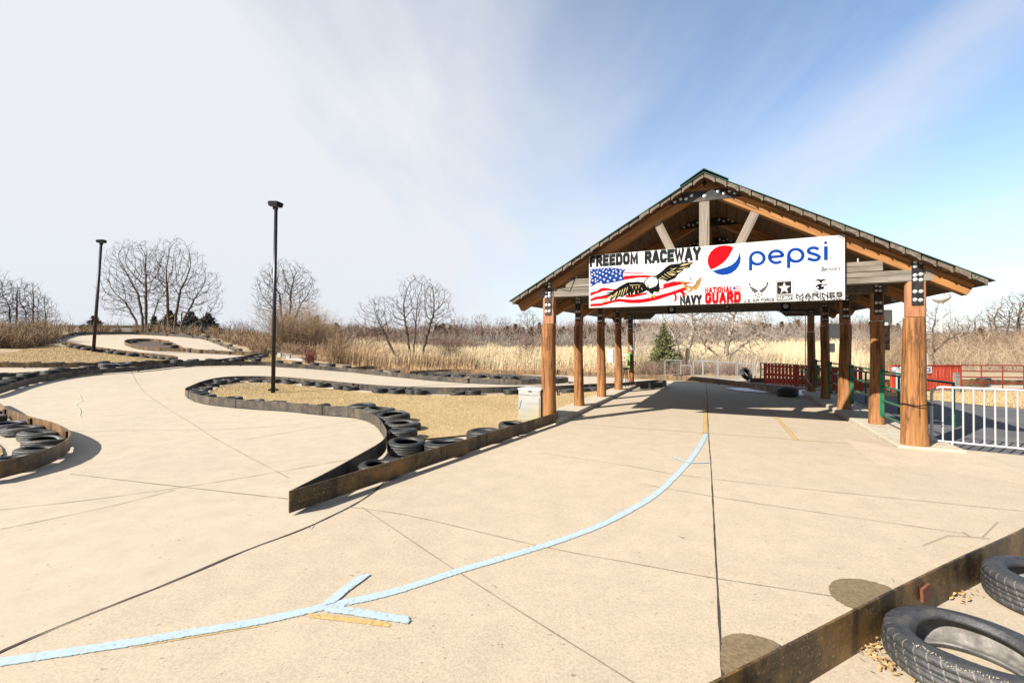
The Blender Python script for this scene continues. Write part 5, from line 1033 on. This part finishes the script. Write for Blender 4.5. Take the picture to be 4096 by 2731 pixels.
b.lathe(prof,40,0,(cw.x,cw.y,0)); b.build('tank',m_tower,wt,True); b=MB(); b.tube([(cw.x,cw.y,gz0-2),(cw.x,cw.y,gz0+2),(cw.x,cw.y,zt-hh)],[Rr*.27,Rr*.2,Rr*.19],20); b.build('stem',m_tower,wt,True)
V,F=text_raw('SPIC',.01); xs=[q[0] for q in V]; vd=Vector((-cw.x,-cw.y)).normalized(); az=math.atan2(vd.y,vd.x)
LV=[]
for q in V:
    f=(q[0]-min(xs))/(max(xs)-min(xs)); an=az+.22+f*.95; z=zt-hh*.40+q[1]*2.1; LV.append((cw.x+(Rr+.12)*math.cos(an),cw.y+(Rr+.12)*math.sin(an),z))
mesh_obj('lettering',LV,F,i_grey,wt)
def far_box(name,label,cat,px0,px1,pyb,pyt,depth,dy,mat,roofm,extra=0):
    a=at(px0,pyb,depth); c=at(px1,pyt,depth); t=thing(name,label,cat,((a.x+c.x)/2,depth+dy/2,a.z)); w=c.x-a.x; h=c.z-a.z
    MB().box((0,0,h/2-extra/2),(w,dy,h+extra)).build('wall',mat,t); MB().box((0,0,h+.12),(w+.5,dy+.5,.24)).build('roof',roofm,t); return t,w,h
far_box('low_building','long low grey building with a flat roof showing above the hilltop brush','building',245,560,1345,1305,95,12,m_far,flat('dark_roof',(.07,.065,.06)),2)
t,w,h=far_box('shed','small pale shed beyond the hill left of the nearer lamp post','shed',905,985,1385,1350,62,4,m_shed,flat('dark_roof',(.10,.09,.085))); MB().box((w*.38,-2.02,h*.42),(w*.16,.06,h*.75)).build('door',m_far,t)
t,w,h=far_box('trailer','dark parked trailer with a pale stripe half hidden by the nearer lamp post','trailer',1058,1112,1399,1366,46,2.6,flat('dark_trailer',(.02,.024,.026)),m_galv); MB().box((0,-1.31,h*.38),(w,.03,h*.10)).build('stripe',m_bar,t); MB().box((w*.18,-1.31,h*.62),(w*.30,.03,h*.25)).build('window',m_shed,t)
for x,y,lab in ((1118.6,1430,'left'),(1154,1439,'right')): p=T(x,y,0); t=thing('utility_box',f'small pale utility box at the edge of the grass, {lab} one','box',tuple(p),0,'utility boxes'); MB().box((0,0,.15),(.22,.2,.30)).build('body',m_alu2,t); MB().box((0,0,.32),(.26,.24,.04)).build('lid',m_galv,t)
p=T(1170,1443,0); b=MB(); b.box((0,0,.08),(1.5,.08,.16)); b.box((-.6,.05,.05),(.1,.1,.2)); o=b.build('pale_plank',m_bar); o.location=p; o.rotation_euler=(0,0,-.2); tag(o,'pale plank lying in the grass by the red bush','plank')
t=thing('street_light','distant slim street light with a bent arm among the dark conifers','street light',tuple(at(726,1310,78))); b=MB(); b.tube([(0,0,-2),(0,0,2.55)],.10,6); b.build('pole',m_black,t); b=MB(); b.tube([(0,0,2.5),(.5,0,2.68),(.95,0,2.55)],.07,6); b.box((1.0,0,2.5),(.5,.2,.12)); b.build('arm',m_black,t)
print('furniture done')
# ================================================================ VEGETATION
def rand_perp(d):
    v=Vector((random.gauss(0,1),random.gauss(0,1),random.gauss(0,1))); v=v-d*v.dot(d); return v.normalized() if v.length>1e-5 else d.orthogonal()
class Tree:
    """recursive bare tree; thick wood in one mesh, twigs in the other"""
    def __init__(s,seed,twig_r=.014,up=.25,spread=.65,ratio=.72,levels=5,kids=(2,4),wander=.13,sprays=3,sidep=.62):
        s.r=random.Random(seed); random.seed(seed); s.wood=MB(); s.tw=[]; s.twig_r=twig_r; s.up=up; s.spread=spread; s.ratio=ratio; s.levels=levels; s.kids=kids; s.wander=wander; s.sidep=sidep
    def limb(s,p,d,L,r,lv):
        n=4 if lv<s.levels-1 else 3; pts=[p]; rs=[r]; q=p; dd=d
        for i in range(n):
            dd=(dd+rand_perp(dd)*s.wander*random.uniform(.3,1.2)+Vector((0,0,s.up*.22))).normalized(); q=q+dd*L/n; pts.append(q); rs.append(max(s.twig_r*.7,r*(1-.38*(i+1)/n)))
        if r>s.twig_r*2.1: s.wood.tube(pts,rs,6 if r>.05 else 4,cap=False)
        else: s.ribbon(pts,rs)
        if lv>=s.levels:
            return
        for i in range(1,len(pts)):
            last=i==len(pts)-1
            k=(random.randint(*s.kids) if last else (1 if random.random()<s.sidep else 0))
            for j in range(k):
                dl=(pts[i]-pts[i-1]).normalized(); an=s.spread*random.uniform(.45,1.1)*(1 if not last else .75)
                nd=(dl*math.cos(an)+rand_perp(dl)*math.sin(an)+Vector((0,0,s.up*.5))).normalized()
                s.limb(pts[i],nd,L*s.ratio*random.uniform(.7,1.12)*(1 if last else .85),rs[i]*random.uniform(.52,.72),lv+1)
    def ribbon(s,pts,rs):
        for i in range(len(pts)-1):
            d=(pts[i+1]-pts[i]); 
            for _ in range(1):
                e=rand_perp(d.normalized())*1.0; w0=max(s.twig_r,rs[i]); w1=max(s.twig_r*.6,rs[i+1]*.8)
                s.tw+=[pts[i]-e*w0,pts[i]+e*w0,pts[i+1]+e*w1,pts[i+1]-e*w1]
                f=rand_perp(d.normalized()); f=(f-e*f.dot(e)); f=f.normalized() if f.length>.1 else d.normalized().cross(e)
                s.tw+=[pts[i]-f*w0,pts[i]+f*w0,pts[i+1]+f*w1,pts[i+1]-f*w1]
    def finish(s,name,label,loc,mt,mw,group=None,cat='tree',rz=0):
        t=thing(name,label,cat,tuple(loc),rz,group)
        if s.wood.v: mesh_obj('trunk',s.wood.v,s.wood.f,mt,t,True)
        fast_mesh('crown',[tuple(v) for v in s.tw],4,mw,t); return t
class Colony:
    """bare tree grown by space colonisation: stems reach for points scattered through the crown"""
    def __init__(s,seed,stems,crown,n=1300,step=.3,kill=.55,tip=.0065,up=.12,flat=0):
        r=np.random.default_rng(seed); A=[]
        for (cx,cy,cz,rx,ry,rz,w) in crown:
            m=int(n*w); u=r.normal(size=(m,3)); u/=np.linalg.norm(u,axis=1)[:,None]; rad=r.random(m)**(1/2.4); A.append(u*rad[:,None]*np.array([rx,ry,rz])+np.array([cx,cy,cz]))
        A=np.concatenate(A); A=A[A[:,2]>.6]; P=[];par=[]
        for st in stems:
            for k in range(len(st)-1):
                a,b=np.array(st[k],float),np.array(st[k+1],float); L=np.linalg.norm(b-a); m=max(1,int(L/step))
                for q in range(m+(1 if k==len(st)-2 else 0)):
                    P.append(a+(b-a)*q/m+r.normal(0,.02,3)); par.append(-1 if (k==0 and q==0) else len(P)-2)
        P=[np.array(p) for p in P]; near=np.zeros(len(A),int); dm=np.full(len(A),1e9); alive=np.ones(len(A),bool); new=list(range(len(P)))
        for it in range(110):
            NP=np.array([P[i] for i in new]); idx=np.where(alive)[0]
            if len(idx)==0 or len(new)==0: break
            D=np.linalg.norm(A[idx][:,None,:]-NP[None],axis=2); j=D.argmin(1); d=D[np.arange(len(idx)),j]; b=d<dm[idx]; near[idx[b]]=np.array(new)[j[b]]; dm[idx[b]]=d[b]
            alive&=dm>kill; idx=np.where(alive)[0]
            if len(idx)==0: break
            acc={}
            for k in idx:
                v=A[k]-P[near[k]]; v/=np.linalg.norm(v)+1e-9; acc[near[k]]=acc.get(near[k],0)+v
            new=[]
            for q,v in acc.items():
                v=v+r.normal(0,.22,3)+np.array([0,0,up]); L=np.linalg.norm(v)
                if L<.15: continue
                P.append(P[q]+v/L*step); par.append(q); new.append(len(P)-1)
            if len(P)>9000: break
        n0=len(P); kids=[[] for _ in range(n0)]
        for i in range(n0):
            if par[i]>=0: kids[par[i]].append(i)
        # terminal sprays
        for i in range(n0):
            if len(kids[i])<=1 and par[i]>=0:
                d=P[i]-P[par[i]]; d/=np.linalg.norm(d)+1e-9
                for _ in range(3 if len(kids[i])==0 else (1 if r.random()<.8 else 0)):
                    dd=d+r.normal(0,.42,3)+np.array([0,0,.18]); dd/=np.linalg.norm(dd); L=r.uniform(.5,1.3)*step*1.5; P.append(P[i]+dd*L); par.append(i); kids.append([]); kids[i].append(len(P)-1); m_=len(P)-1
                    for _ in range(2):
                        d3=dd+r.normal(0,.5,3); d3/=np.linalg.norm(d3); P.append(P[m_]-dd*L*r.uniform(.1,.6)+d3*L*.7); par.append(m_); kids.append([]); kids[m_].append(len(P)-1)
        N=len(P); rad=np.zeros(N); e=2.08
        for i in range(N-1,-1,-1):
            if not kids[i]: rad[i]=tip*.75
            else: rad[i]=sum(rad[k]**e for k in kids[i])**(1/e)
        order=np.zeros(N)
        s.wood=MB(); s.tw=[]; starts=[i for i in range(N) if par[i]<0]; stack=[(i,None) for i in starts]
        thr=tip*2.6
        while stack:
            i,p0=stack.pop(); pts=[];rs=[]
            if p0 is not None: pts.append(P[p0]); rs.append(min(rad[p0],rad[i]*1.15))
            while True:
                pts.append(P[i]); rs.append(rad[i]); ks=sorted(kids[i],key=lambda k:-rad[k])
                for k in ks[1:]: stack.append((k,i))
                if not ks: break
                i=ks[0]
            cut=[k for k in range(len(rs)) if rs[k]>thr]; c=(cut[-1]+1) if cut else 0
            if c>=2: s.wood.tube(pts[:c+1],[float(x) for x in rs[:c+1]],6 if rs[0]>.04 else 4,cap=False)
            a=max(0,c-1) if c>=2 else 0
            for k in range(a,len(pts)-1):
                d=pts[k+1]-pts[k]; ee=np.cross(d,r.normal(size=3)); ee/=np.linalg.norm(ee)+1e-9; w0,w1=rs[k],rs[k+1]*(.8 if k==len(pts)-2 else 1)
                ff=np.cross(d,ee); ff/=np.linalg.norm(ff)+1e-9
                for g in (ee,ff): s.tw+=[pts[k]-g*w0,pts[k]+g*w0,pts[k+1]+g*w1,pts[k+1]-g*w1]
    finish=Tree.finish
def gz_at(px,depth): 
    p=at(px,1380,depth); return Vector((p.x,depth,ter(p.x,depth)))
def place(px,pybase,depth):
    p=at(px,pybase,depth); return p
G_BIG='big bare trees'
# big bare trees behind the hilltop loop: two fans of stems from one foot each
base=at(575,1318,50)
Colony(3,[[(-.2,0,-2),(-.9,0,1.0),(-2.2,.2,3.0)],[(0,0,-2),(-.2,.1,1.2),(-.9,.2,4.0)],[(.2,0,-2),(.4,-.2,1.5),(.35,-.2,4.6)],[(.35,.1,-2),(.9,.1,1.0),(1.4,.2,3.2)]],[(-.8,0,5.4,4.0,2.6,4.6,.75),(-2.6,0,3.6,2.3,1.8,2.4,.25)],2600,.27,.46,.0062,.16).finish('bare_tree','big bare tree of fanning stems behind the hilltop loop, left half of the pair',base,m_bark,m_twig,G_BIG)
base=at(690,1318,50)
Colony(8,[[(-.2,0,-2),(-.5,0,1.4),(-.7,.1,4.8)],[(0,0,-2),(.2,.2,1.4),(.6,.3,4.4)],[(.3,0,-2),(1.2,-.1,.9),(2.5,-.2,3.2)],[(.4,0,-2),(1.9,.1,.3),(3.6,.2,1.6)]],[(.2,0,5.6,3.4,2.6,4.6,.6),(2.9,0,3.8,2.8,2.0,3.2,.4)],2700,.27,.46,.0062,.16).finish('bare_tree','big bare tree of fanning stems behind the hilltop loop, right half of the pair',base,m_bark,m_twig,G_BIG)
for i_,(px,seed,H,rx) in enumerate(((-45,21,8.2,2.2),(50,22,7.2,1.9),(115,23,6.6,1.7),(165,24,5.2,1.5))):
    base=at(px,1372,50)
    Colony(seed,[[(-.2,0,-1.5),(-.35,0,H*.3),(-.5,.1,H*.55)],[(.2,.1,-1.5),(.3,.1,H*.3),(.45,0,H*.6)]],[(0,0,H*.56,rx,rx,H*.45,1)],1300,.26,.42,.0066,.3).finish('bare_tree',['tall bare tree cut by the left edge','bare tree second from the left edge','slim bare tree third from the left edge','smallest bare tree of the left edge clump'][i_],base,m_bark,m_twig,'bare trees at the left edge')
base=at(1140,1330,55)
Colony(31,[[(-.3,0,-2.2),(-.9,.1,1.2),(-1.8,.2,3.2)],[(-.1,0,-2.2),(-.3,-.1,1.5),(-.7,0,4.6)],[(.3,.1,-2.2),(.45,.2,1.6),(.6,.2,5)],[(.6,0,-2.2),(1.0,0,1.4),(1.9,.1,3.6)]],[(.1,0,4.7,3.9,2.8,4.0,1)],2800,.27,.44,.0066,.2).finish('bare_tree','round crowned bare tree directly behind the nearer lamp post',base,m_bark,m_twig,G_BIG)
b0=T(1650,1476,0); base=Vector((b0.x,b0.y+.3,b0.z))
Colony(44,[[(-.75,0,-.1),(-1.5,.1,1.3),(-2.3,.1,2.9)],[(-.15,0,-.1),(-.35,.1,1.6),(-.65,.15,3.6)],[(.0,.1,-.1),(.05,-.1,1.6),(.2,-.15,3.4)],[(.4,0,-.1),(.75,0,1.6),(1.3,.1,3.6)]],[(.35,0,4.3,1.9,1.5,2.3,.42),(-2.2,0,3.4,1.9,1.3,1.8,.28),(1.5,0,3.9,1.5,1.3,2.2,.3)],2300,.17,.28,.0050,.22).finish('bare_tree','spreading bare willow with leaning trunks in front of the reeds',base,m_bark,m_twig,G_BIG)
base=at(2745,1478,31); base.z=ter(base.x,base.y)
Colony(52,[[(-.2,0,0),(-.5,0,1.2),(-.9,.1,2.6)],[(.1,0,0),(.15,.1,1.5),(.5,.1,2.8),(.4,.1,4.0)],[(.3,0,0),(.9,-.1,1.0),(1.7,-.1,1.9)]],[(.1,0,3.4,2.4,1.8,2.6,.75),(-1.2,0,2.2,1.6,1.2,1.4,.25)],2200,.17,.28,.0058,.05).finish('bare_tree','pale bare tree with a bent trunk just right of the spruce',base,m_bark2,m_twig2,'pale bare trees behind the pavilion')
base=at(2895,1475,31); base.z=ter(base.x,base.y)
Colony(57,[[(0,0,0),(.2,0,1.4),(.5,0,2.9),(.8,.1,4.2)],[(.15,0,.9),(1.2,.1,1.7),(2.6,.1,2.7)],[(.2,0,.6),(-.9,0,1.5),(-1.7,0,2.2)]],[(.6,0,3.5,2.2,1.7,2.4,.6),(1.9,0,2.2,1.9,1.2,1.2,.4)],2000,.17,.28,.0058,.02).finish('bare_tree','pale bare tree with long low branches left of the green pipe gate',base,m_bark2,m_twig2,'pale bare trees behind the pavilion')
base=at(3735,1440,34); base.z=ter(base.x,base.y)
Colony(61,[[(0,0,0),(-.05,0,1.6),(-.05,0,3.2)],[(0,0,1.2),(.8,0,2.0),(1.9,0,2.7)]],[(.1,0,3.3,1.5,1.2,2.0,.6),(1.3,0,2.6,1.3,1,1.0,.4)],700,.19,.32,.0046,.1).finish('bare_tree','slim bare tree in front of the water tower stem',base,m_bark,m_twig,G_BIG)
# ridge trees: a few kinds, copied
kinds=[]
for sd,up in ((71,.35),(72,.28),(73,.4)):
    kinds.append(Colony(sd,[[(-.2,0,-.5),(-.4,0,1.6),(-.8,.1,3.0)],[(.2,0,-.5),(.3,.2,1.7),(.8,.1,3.2)]],[(0,0,3.7,2.3,2.3,2.6,1)],420,.34,.55,.0095,up).finish('bare_tree','grey bare tree on the far ridge',(0,0,-500),m_bark,m_twig,'grey bare trees on the far ridge'))
ridge=[(930,90,1.1),(985,95,.9),(860,85,1.0),(1345,100,.85),(1420,95,.9),(1838,110,1.25),(1925,112,1.3),(2010,112,1.15),(2118,108,1.35),(1880,116,.9),(2070,118,.9),(2290,120,1.0),(2350,125,.9),(1560,105,.8),(2480,125,1.0),(3060,140,1.2),(3180,135,1.1),(3330,120,1.0),(3440,115,1.1),(3480,100,.9),(3640,90,1.0),(3850,60,.8),(3930,62,.9),(4010,60,1.1),(4080,55,1.2),(4160,52,1.2)]
where=['between the dark conifers and the shed','behind the shed','left of the shed','left of the spreading willow','behind the left branches of the willow']
for i,(px,dp,sc) in enumerate(ridge):
    o=kinds[i%3] if i<3 else copy_tree(kinds[i%3]); p=gz_at(px,dp); o.location=p; o.scale=(sc,sc,sc*random.uniform(.9,1.1)); o.rotation_euler=(0,0,random.uniform(0,6.3))
    zone='left of the nearer lamp post' if px<1000 else 'between the nearer lamp post and the willow' if px<1500 else 'between the willow and the front left log post' if px<2180 else 'seen between the left log posts' if px<2520 else 'under the pavilion roof before the rear right post' if px<3200 else 'seen between the right log posts' if px<3600 else 'on the brushy slope at the right edge'
    o['label']='grey bare tree on the far ridge '+zone; o['group']='grey bare trees on the far ridge, '+zone
# conifers
def conifer(label,loc,h,r,mat,layers,seed,mt=m_bark,group=None,n_per=14,droop=.25,leafs=26,ls=.11,name='conifer'):
    random.seed(seed); t=thing(name,label,'tree',tuple(loc),0,group); b=MB(); b.tube([(0,0,-.3),(0,0,h*.96)],[r*.07+.02,.012],6); b.build('trunk',mt,t,True); V=[]
    for i in range(layers):
        f=i/(layers-1); z=h*(.04+.93*f); R=r*((1-f)**.85+.025)*random.uniform(.86,1.12); nb_=max(5,int(n_per*(1-f*.6)))
        for j in range(nb_):
            a=2*PI*(j+random.random()*.8)/nb_+i*1.3; L=R*random.uniform(.72,1.12); d=Vector((math.cos(a),math.sin(a),-droop+.45*f)); up0=Vector((0,0,1))
            m=max(4,int(leafs*(L/r)+3))
            for k in range(m):
                s=(k+random.random())/m; s=s**.7; c=Vector((0,0,z))+d*(L*s)+Vector((0,0,.16*L*s*s)); sp=.10*L+.05*r
                c+=Vector((random.gauss(0,sp*.55),random.gauss(0,sp*.55),random.gauss(0,sp*.28)))
                e=Vector((d.x+random.gauss(0,.5),d.y+random.gauss(0,.5),random.gauss(.1,.35))).normalized()*ls*random.uniform(.7,1.4); w=rand_perp(e.normalized())*ls*.26
                V+=[c-e*.5-w,c-e*.5+w,c+e*.6]
    fast_mesh('crown',[tuple(v) for v in V],3,mat,t); return t
sp=at(2655,1462,29.5); conifer('green spruce with a pointed top between the rear left post and the pale trees',(sp.x,sp.y,ter(sp.x,sp.y)),3.25,1.22,m_need,30,5,name='spruce_tree',leafs=34,ls=.14,n_per=17)
for i,(px,pt,dp,r,mt,lab) in enumerate(((617,1262,62,1.5,m_needd,'slim dark conifer under the big bare tree'),(680,1240,62,2.9,m_cedarg,'broad olive conifer between the two big bare trees'),(767,1246,62,2.6,m_needd,'dark conifer just right of the big bare trees'),(832,1252,60,2.7,m_needd,'rightmost dark conifer of the hilltop group'),(380,1264,60,2.8,m_needd,'dark conifer showing behind the leaning lamp post'),(1268,1262,62,.9,m_needd,'small dark conifer behind the tan brush'),(1345,1290,90,2.4,m_needd,'round dark evergreen right of the tan brush'))):
    top=at(px,pt,dp); g=Vector((top.x,dp,ter(top.x,dp))); conifer(lab,g,max(2.5,top.z-g.z),r,mt,20,80+i,group='dark conifers behind the hill',n_per=14,leafs=26,ls=.5)
# rusty cedars along the far ridge
ck=[conifer('x',(0,0,-500),3.2,1.2,m,13,90+i,group='cedars',n_per=10,leafs=16,ls=.55,name='cedar') for i,m in enumerate((m_cedar,m_cedarg))]
used=[0,0]
random.seed(5)
cl=[(x,random.uniform(112,140),random.uniform(.8,1.4)) for x in list(range(1745,1830,14))+list(range(2030,2200,16))+list(range(2240,2560,15))+list(range(3000,3220,16))+list(range(3310,3350,14))+list(range(3480,3600,16))]+[(x,random.uniform(45,62),random.uniform(.6,.9)) for x in range(3860,4130,32)]
for i,(px,dp,sc) in enumerate(cl):
    m=0 if random.random()<.55 else 1
    o=ck[m] if used[m]==0 else copy_tree(ck[m]); used[m]+=1; p=gz_at(px,dp); o.location=p; o.scale=(sc,sc,sc*random.uniform(.8,1.15)); o.rotation_euler=(0,0,random.uniform(0,6.3))
    zone='behind the willow' if px<1900 else 'left of the front left log post' if px<2200 else 'between the left log posts' if px<2600 else 'under the pavilion roof' if px<3240 else 'between the right log posts' if px<3620 else 'on the brushy slope at the right edge'
    kd=('rusty brown','dull olive')[m]; o['label']=f'{kd} cedar on the far ridge {zone}'; o['group']=f'{kd} cedars {zone}'
# ---- brush: fans of thin stems
def bush_quads(c,h,w,n,rt,rngl,bend=.5,seg=2,forks=2):
    V=[]
    for _ in range(n):
        a=rngl.uniform(0,6.28); lean=abs(rngl.normal(0,.5))*w/h*.9; d=np.array([math.cos(a)*lean,math.sin(a)*lean,1.0]); d/=np.linalg.norm(d); L=h*rngl.uniform(.55,1.1)
        p=np.array([c[0]+rngl.normal(0,w*.16),c[1]+rngl.normal(0,w*.16),c[2]-.05])
        def st(p,d,L,r,lv):
            e=np.cross(d,rngl.normal(0,1,3)); e/=np.linalg.norm(e)+1e-9; q=p
            for i in range(seg):
                d2=d+np.array([rngl.normal(0,.16),rngl.normal(0,.16),rngl.normal(0,.08)-bend*.12*i]); d2/=np.linalg.norm(d2); q2=q+d2*L/seg; r0=r*(1-i/seg*.5); r1=r*(1-(i+1)/seg*.55)
                V.extend([q-e*r0,q+e*r0,q2+e*r1,q2-e*r1]); 
                if lv<forks:
                    for _k in range(2):
                        dd=d2+rngl.normal(0,.42,3); dd/=np.linalg.norm(dd); f=rngl.uniform(.3,1); st(q+(q2-q)*f,dd,L*rngl.uniform(.35,.55),r*.65,lv+1)
                q=q2; d=d2
        st(p,d,L,rt,0)
    return V
def brush(name,label,spots,mat,rt,n,seed,forks=1,bend=.5,cat='brush'):
    r=np.random.default_rng(seed); V=[]
    for c,h,w in spots: V+=bush_quads(c,h,w,n,rt,r,bend,2,forks)
    o=fast_mesh(name,np.array(V),4,mat); return tag(o,label,cat,None,'stuff')
random.seed(11)
def scat(n,px0,px1,d0,d1,h,w,skip=None):
    out=[]
    while len(out)<n:
        px=random.uniform(px0,px1); dp=random.uniform(d0**.5,d1**.5)**2; p=gz_at(px,dp)
        if skip and skip(p): continue
        out.append(((p.x,p.y,p.z),h*random.uniform(.65,1.25),w*random.uniform(.7,1.3)))
    return out
in_conc=lambda p: bool(inside(conc,[p.x],[p.y])[0]) or bool(inside(gpoly_hill,[p.x],[p.y])[0])
# hilltop rim brush
rim=[]
for i in range(0,len(P_outer)-1,2):
    p=P_outer[i]; d=(P_outer[i+1]-p).normalized(); n=Vector((-d.y,d.x))
    for k in range(3):
        q=p+n*(1.5+2.2*k+random.uniform(-.6,.6)); rim.append(((q.x,q.y,ter(q.x,q.y)),random.uniform(.55,1.0)*(1.0 if i<len(P_outer)*.6 else .8),.7))
rim=[s for s in rim if not in_conc(Vector(s[0]))]
brush('brush','tan weedy brush along the outer rim of the hilltop loop',rim,m_twigt,.012,26,1,1)
lb=[]
for _ in range(120):
    px,py=random.choice([(random.uniform(-80,230),random.uniform(1345,1395))]); 
    if py>1418-px*.16: continue
    p=T(px,py,0)
    if in_conc(p): continue
    lb.append(((p.x,p.y,p.z),random.uniform(.5,1.15),.8))
brush('brush','brown weedy brush on the bank at the left edge',lb,m_twigt,.011,34,2,1)
brush('brush','grey brush under the bare trees at the left edge',scat(60,-120,240,44,60,1.8,2.0,in_conc),m_twigg,.016,26,3,1)
brush('brush','grey brown brush behind the hilltop conifers',scat(90,250,1010,56,85,2.6,2.6,in_conc),m_twigg,.022,24,4,1)
brush('brush','tan leafless brush mass right of the nearer lamp post',scat(34,1105,1345,36,46,2.7,2.4,in_conc),m_twigt,.010,34,5,2)
brush('brush','dark bramble line on the slope behind the tan brush',scat(60,900,1420,66,90,2.4,2.8,in_conc),m_twigg,.022,24,14,1)
brush('brush','maroon brush band behind the reeds left of the willow',scat(110,1250,1900,62,95,2.6,3.2),m_twigm,.026,26,6,1)
brush('brush','grey brush band below the far ridge',scat(380,1600,3500,96,128,3.0,4.0),m_twigg,.040,28,7,1)
brush('brush','brown brush covering the far ridge crest',scat(330,1250,3500,126,165,3.4,4.5),m_twigm,.055,26,8,1)
brush('brush','tan leafless brush slope at the right edge',scat(120,3420,4400,30,62,1.9,2.4),m_twigl,.0085,20,9,2)
brush('brush','darker brown brush mixed into the slope at the right edge',scat(110,3420,4400,34,66,2.1,2.2),m_twig,.011,20,15,2)
brush('brush','grey leafless brush at the top of the right slope',scat(90,3420,4500,58,95,2.9,3.6),m_twigg,.020,30,10,1)
brush('brush','reddish tangled brush at the foot of the spruce',scat(44,2480,2950,26.5,30,.75,1.1,lambda p:bool(inside(conc,[p.x],[p.y])[0])),m_twigm,.008,40,12,1)
brush('brush','pale tangled brush under the bare pale trees',scat(34,2680,3080,29,33,1.1,1.4),m_twig2,.008,40,13,1)
for px,py,h,w,m,n,lab in ((1224,1458,.85,.75,m_twigr,90,'low bright red bush behind the long black barrier'),(1795,1474,2.0,1.5,m_twig,120,'dark multi-stemmed bush right of the willow'),(2110,1470,2.5,1.5,m_twigm,90,'wispy reddish bush left of the front left log post'),(1330,1455,1.7,1.2,m_twigt,80,'tan bush among the reeds right of the red bush'),(2560,1480,2.6,1.9,m_twig2,110,'pale tangled bush between the rear left post and the spruce'),(3600,1500,1.9,1.6,m_twigt,80,'tan bush behind the white post of the red fence')):
    p=T(px,py,0); t=thing('shrub',lab,'shrub',(p.x,p.y+.6,p.z)); fast_mesh('stems',np.array(bush_quads((0,0,0),h,w,n,.0085,np.random.default_rng(int(px)),.4,2,2)),4,m,t)
# ---- reeds
def reeds(name,label,N,px0,px1,d0,d1,h0,h1,w,mat,plume,seed,dens=1.6,skip=in_conc,fade=260):
    r=np.random.default_rng(seed); dp=d0+(d1-d0)*r.random(N)**dens; px=r.uniform(px0,px1,N); x=(px-2048)/FPX*dp; y=dp
    edge=smooth(px0,px0+fade,px+90*np.sin(dp*.7)); ok=(~inside(conc,x,y))&(r.random(N)<edge*1.05); x,y,dp,edge=x[ok],y[ok],dp[ok],edge[ok]
    clump=.5+.5*np.sin(x*1.3+y*.7)*np.cos(x*.45-y*1.1); h=(h0+(h1-h0)*r.random(len(x)))*(.72+.38*clump)*(.55+.45*edge); z=terrain(x,y)
    a=r.uniform(0,6.28,len(x)); ww=w*np.clip(dp/32,1,3.2)*r.uniform(.6,1.3,len(x)); lx=(.10+.12*r.standard_normal(len(x)))*h; ly=.10*r.standard_normal(len(x))*h
    B=np.stack([x,y,z],-1); E=np.stack([np.cos(a)*ww,np.sin(a)*ww,0*ww],-1); Tm=B+np.stack([lx*.35,ly*.35,h*.55],-1); Tp=B+np.stack([lx,ly,h],-1)
    V=np.concatenate([np.stack([B-E,B+E,Tm+E*.75,Tm-E*.75],1),np.stack([Tm-E*.75,Tm+E*.75,Tp+E*.15,Tp-E*.15],1)],0).reshape(-1,3)
    o=fast_mesh(name,V,4,mat); tag(o,label,'reeds',None,'stuff')
    if plume:
        k=r.random(len(x))<plume; P=Tp[k]; hh=.16+.14*r.random(k.sum()); E2=E[k]*1.5; up=np.stack([hh*.65,0*hh,hh*.45],-1)
        V=np.stack([P-up*.5,P+E2,P+up,P-E2],1).reshape(-1,3); tag(fast_mesh('reed_plumes',V,4,m_plume),'pale feathery plumes on top of the reeds','reeds',None,'stuff')
reeds('reed_bed','tall pale straw coloured reeds filling the marsh',70000,1380,3560,30.5,112,1.15,1.65,.010,m_reed,.10,21,1.3)
reeds('reed_bed','ruddy dry reeds and weeds between the red bush and the willow',13000,1190,1900,30.5,46,.7,1.45,.009,m_reedo,.14,22)
reeds('weeds','dry ruddy weeds along the foot of the reed bed',6000,1400,2560,27,32,.2,.6,.010,m_reedo,0,23)
reeds('weeds','tan weeds on the flat beyond the hill by the trailer',6000,880,1330,36,62,.35,.8,.012,m_twigt,.0,24)
# ---- turf blades
def blades(name,poly,N,h,w,mat,seed,off=.05,label='short dead grass blades on the island'):
    r=np.random.default_rng(seed); P=np.array(poly); lo,hi=P.min(0),P.max(0); x=r.uniform(lo[0],hi[0],N); y=r.uniform(lo[1],hi[1],N); ok=inside(poly,x,y); x,y=x[ok],y[ok]; n=len(x); z=terrain(x,y)+off-.005
    dist=np.hypot(x,y); a=r.uniform(0,6.28,n); hh=h*r.uniform(.5,1.3,n); ww=w*np.clip(dist/10,.8,2.2); lx=hh*r.normal(0,.7,n); ly=hh*r.normal(0,.7,n)
    B=np.stack([x,y,z],-1); E=np.stack([np.cos(a)*ww,np.sin(a)*ww,0*ww],-1); Tp=B+np.stack([lx,ly,hh],-1)
    V=np.stack([B-E,B+E,Tp],1).reshape(-1,3); return tag(fast_mesh(name,V,3,mat),label,'grass',None,'stuff')
blades('dry_grass',gpoly_near,190000,.030,.0034,m_blade,31,label='short dead grass blades on the middle island')
blades('dry_grass',gpoly_hill,70000,.032,.0045,m_blade,32,.06,'short dead grass blades on the bank with the rear lamp post')
blades('dry_grass',gpoly_left,30000,.04,.0045,m_blade,33,.05,'short dead grass blades on the left edge island')
blades('dry_grass',gright,20000,.04,.005,m_blade,34,.02,'short dead grass blades by the red fence')
blades('dry_grass',gwedge,12000,.05,.006,m_blade,35,.05,'short dead grass blades on the wedge by the lamp post')
print('vegetation done')
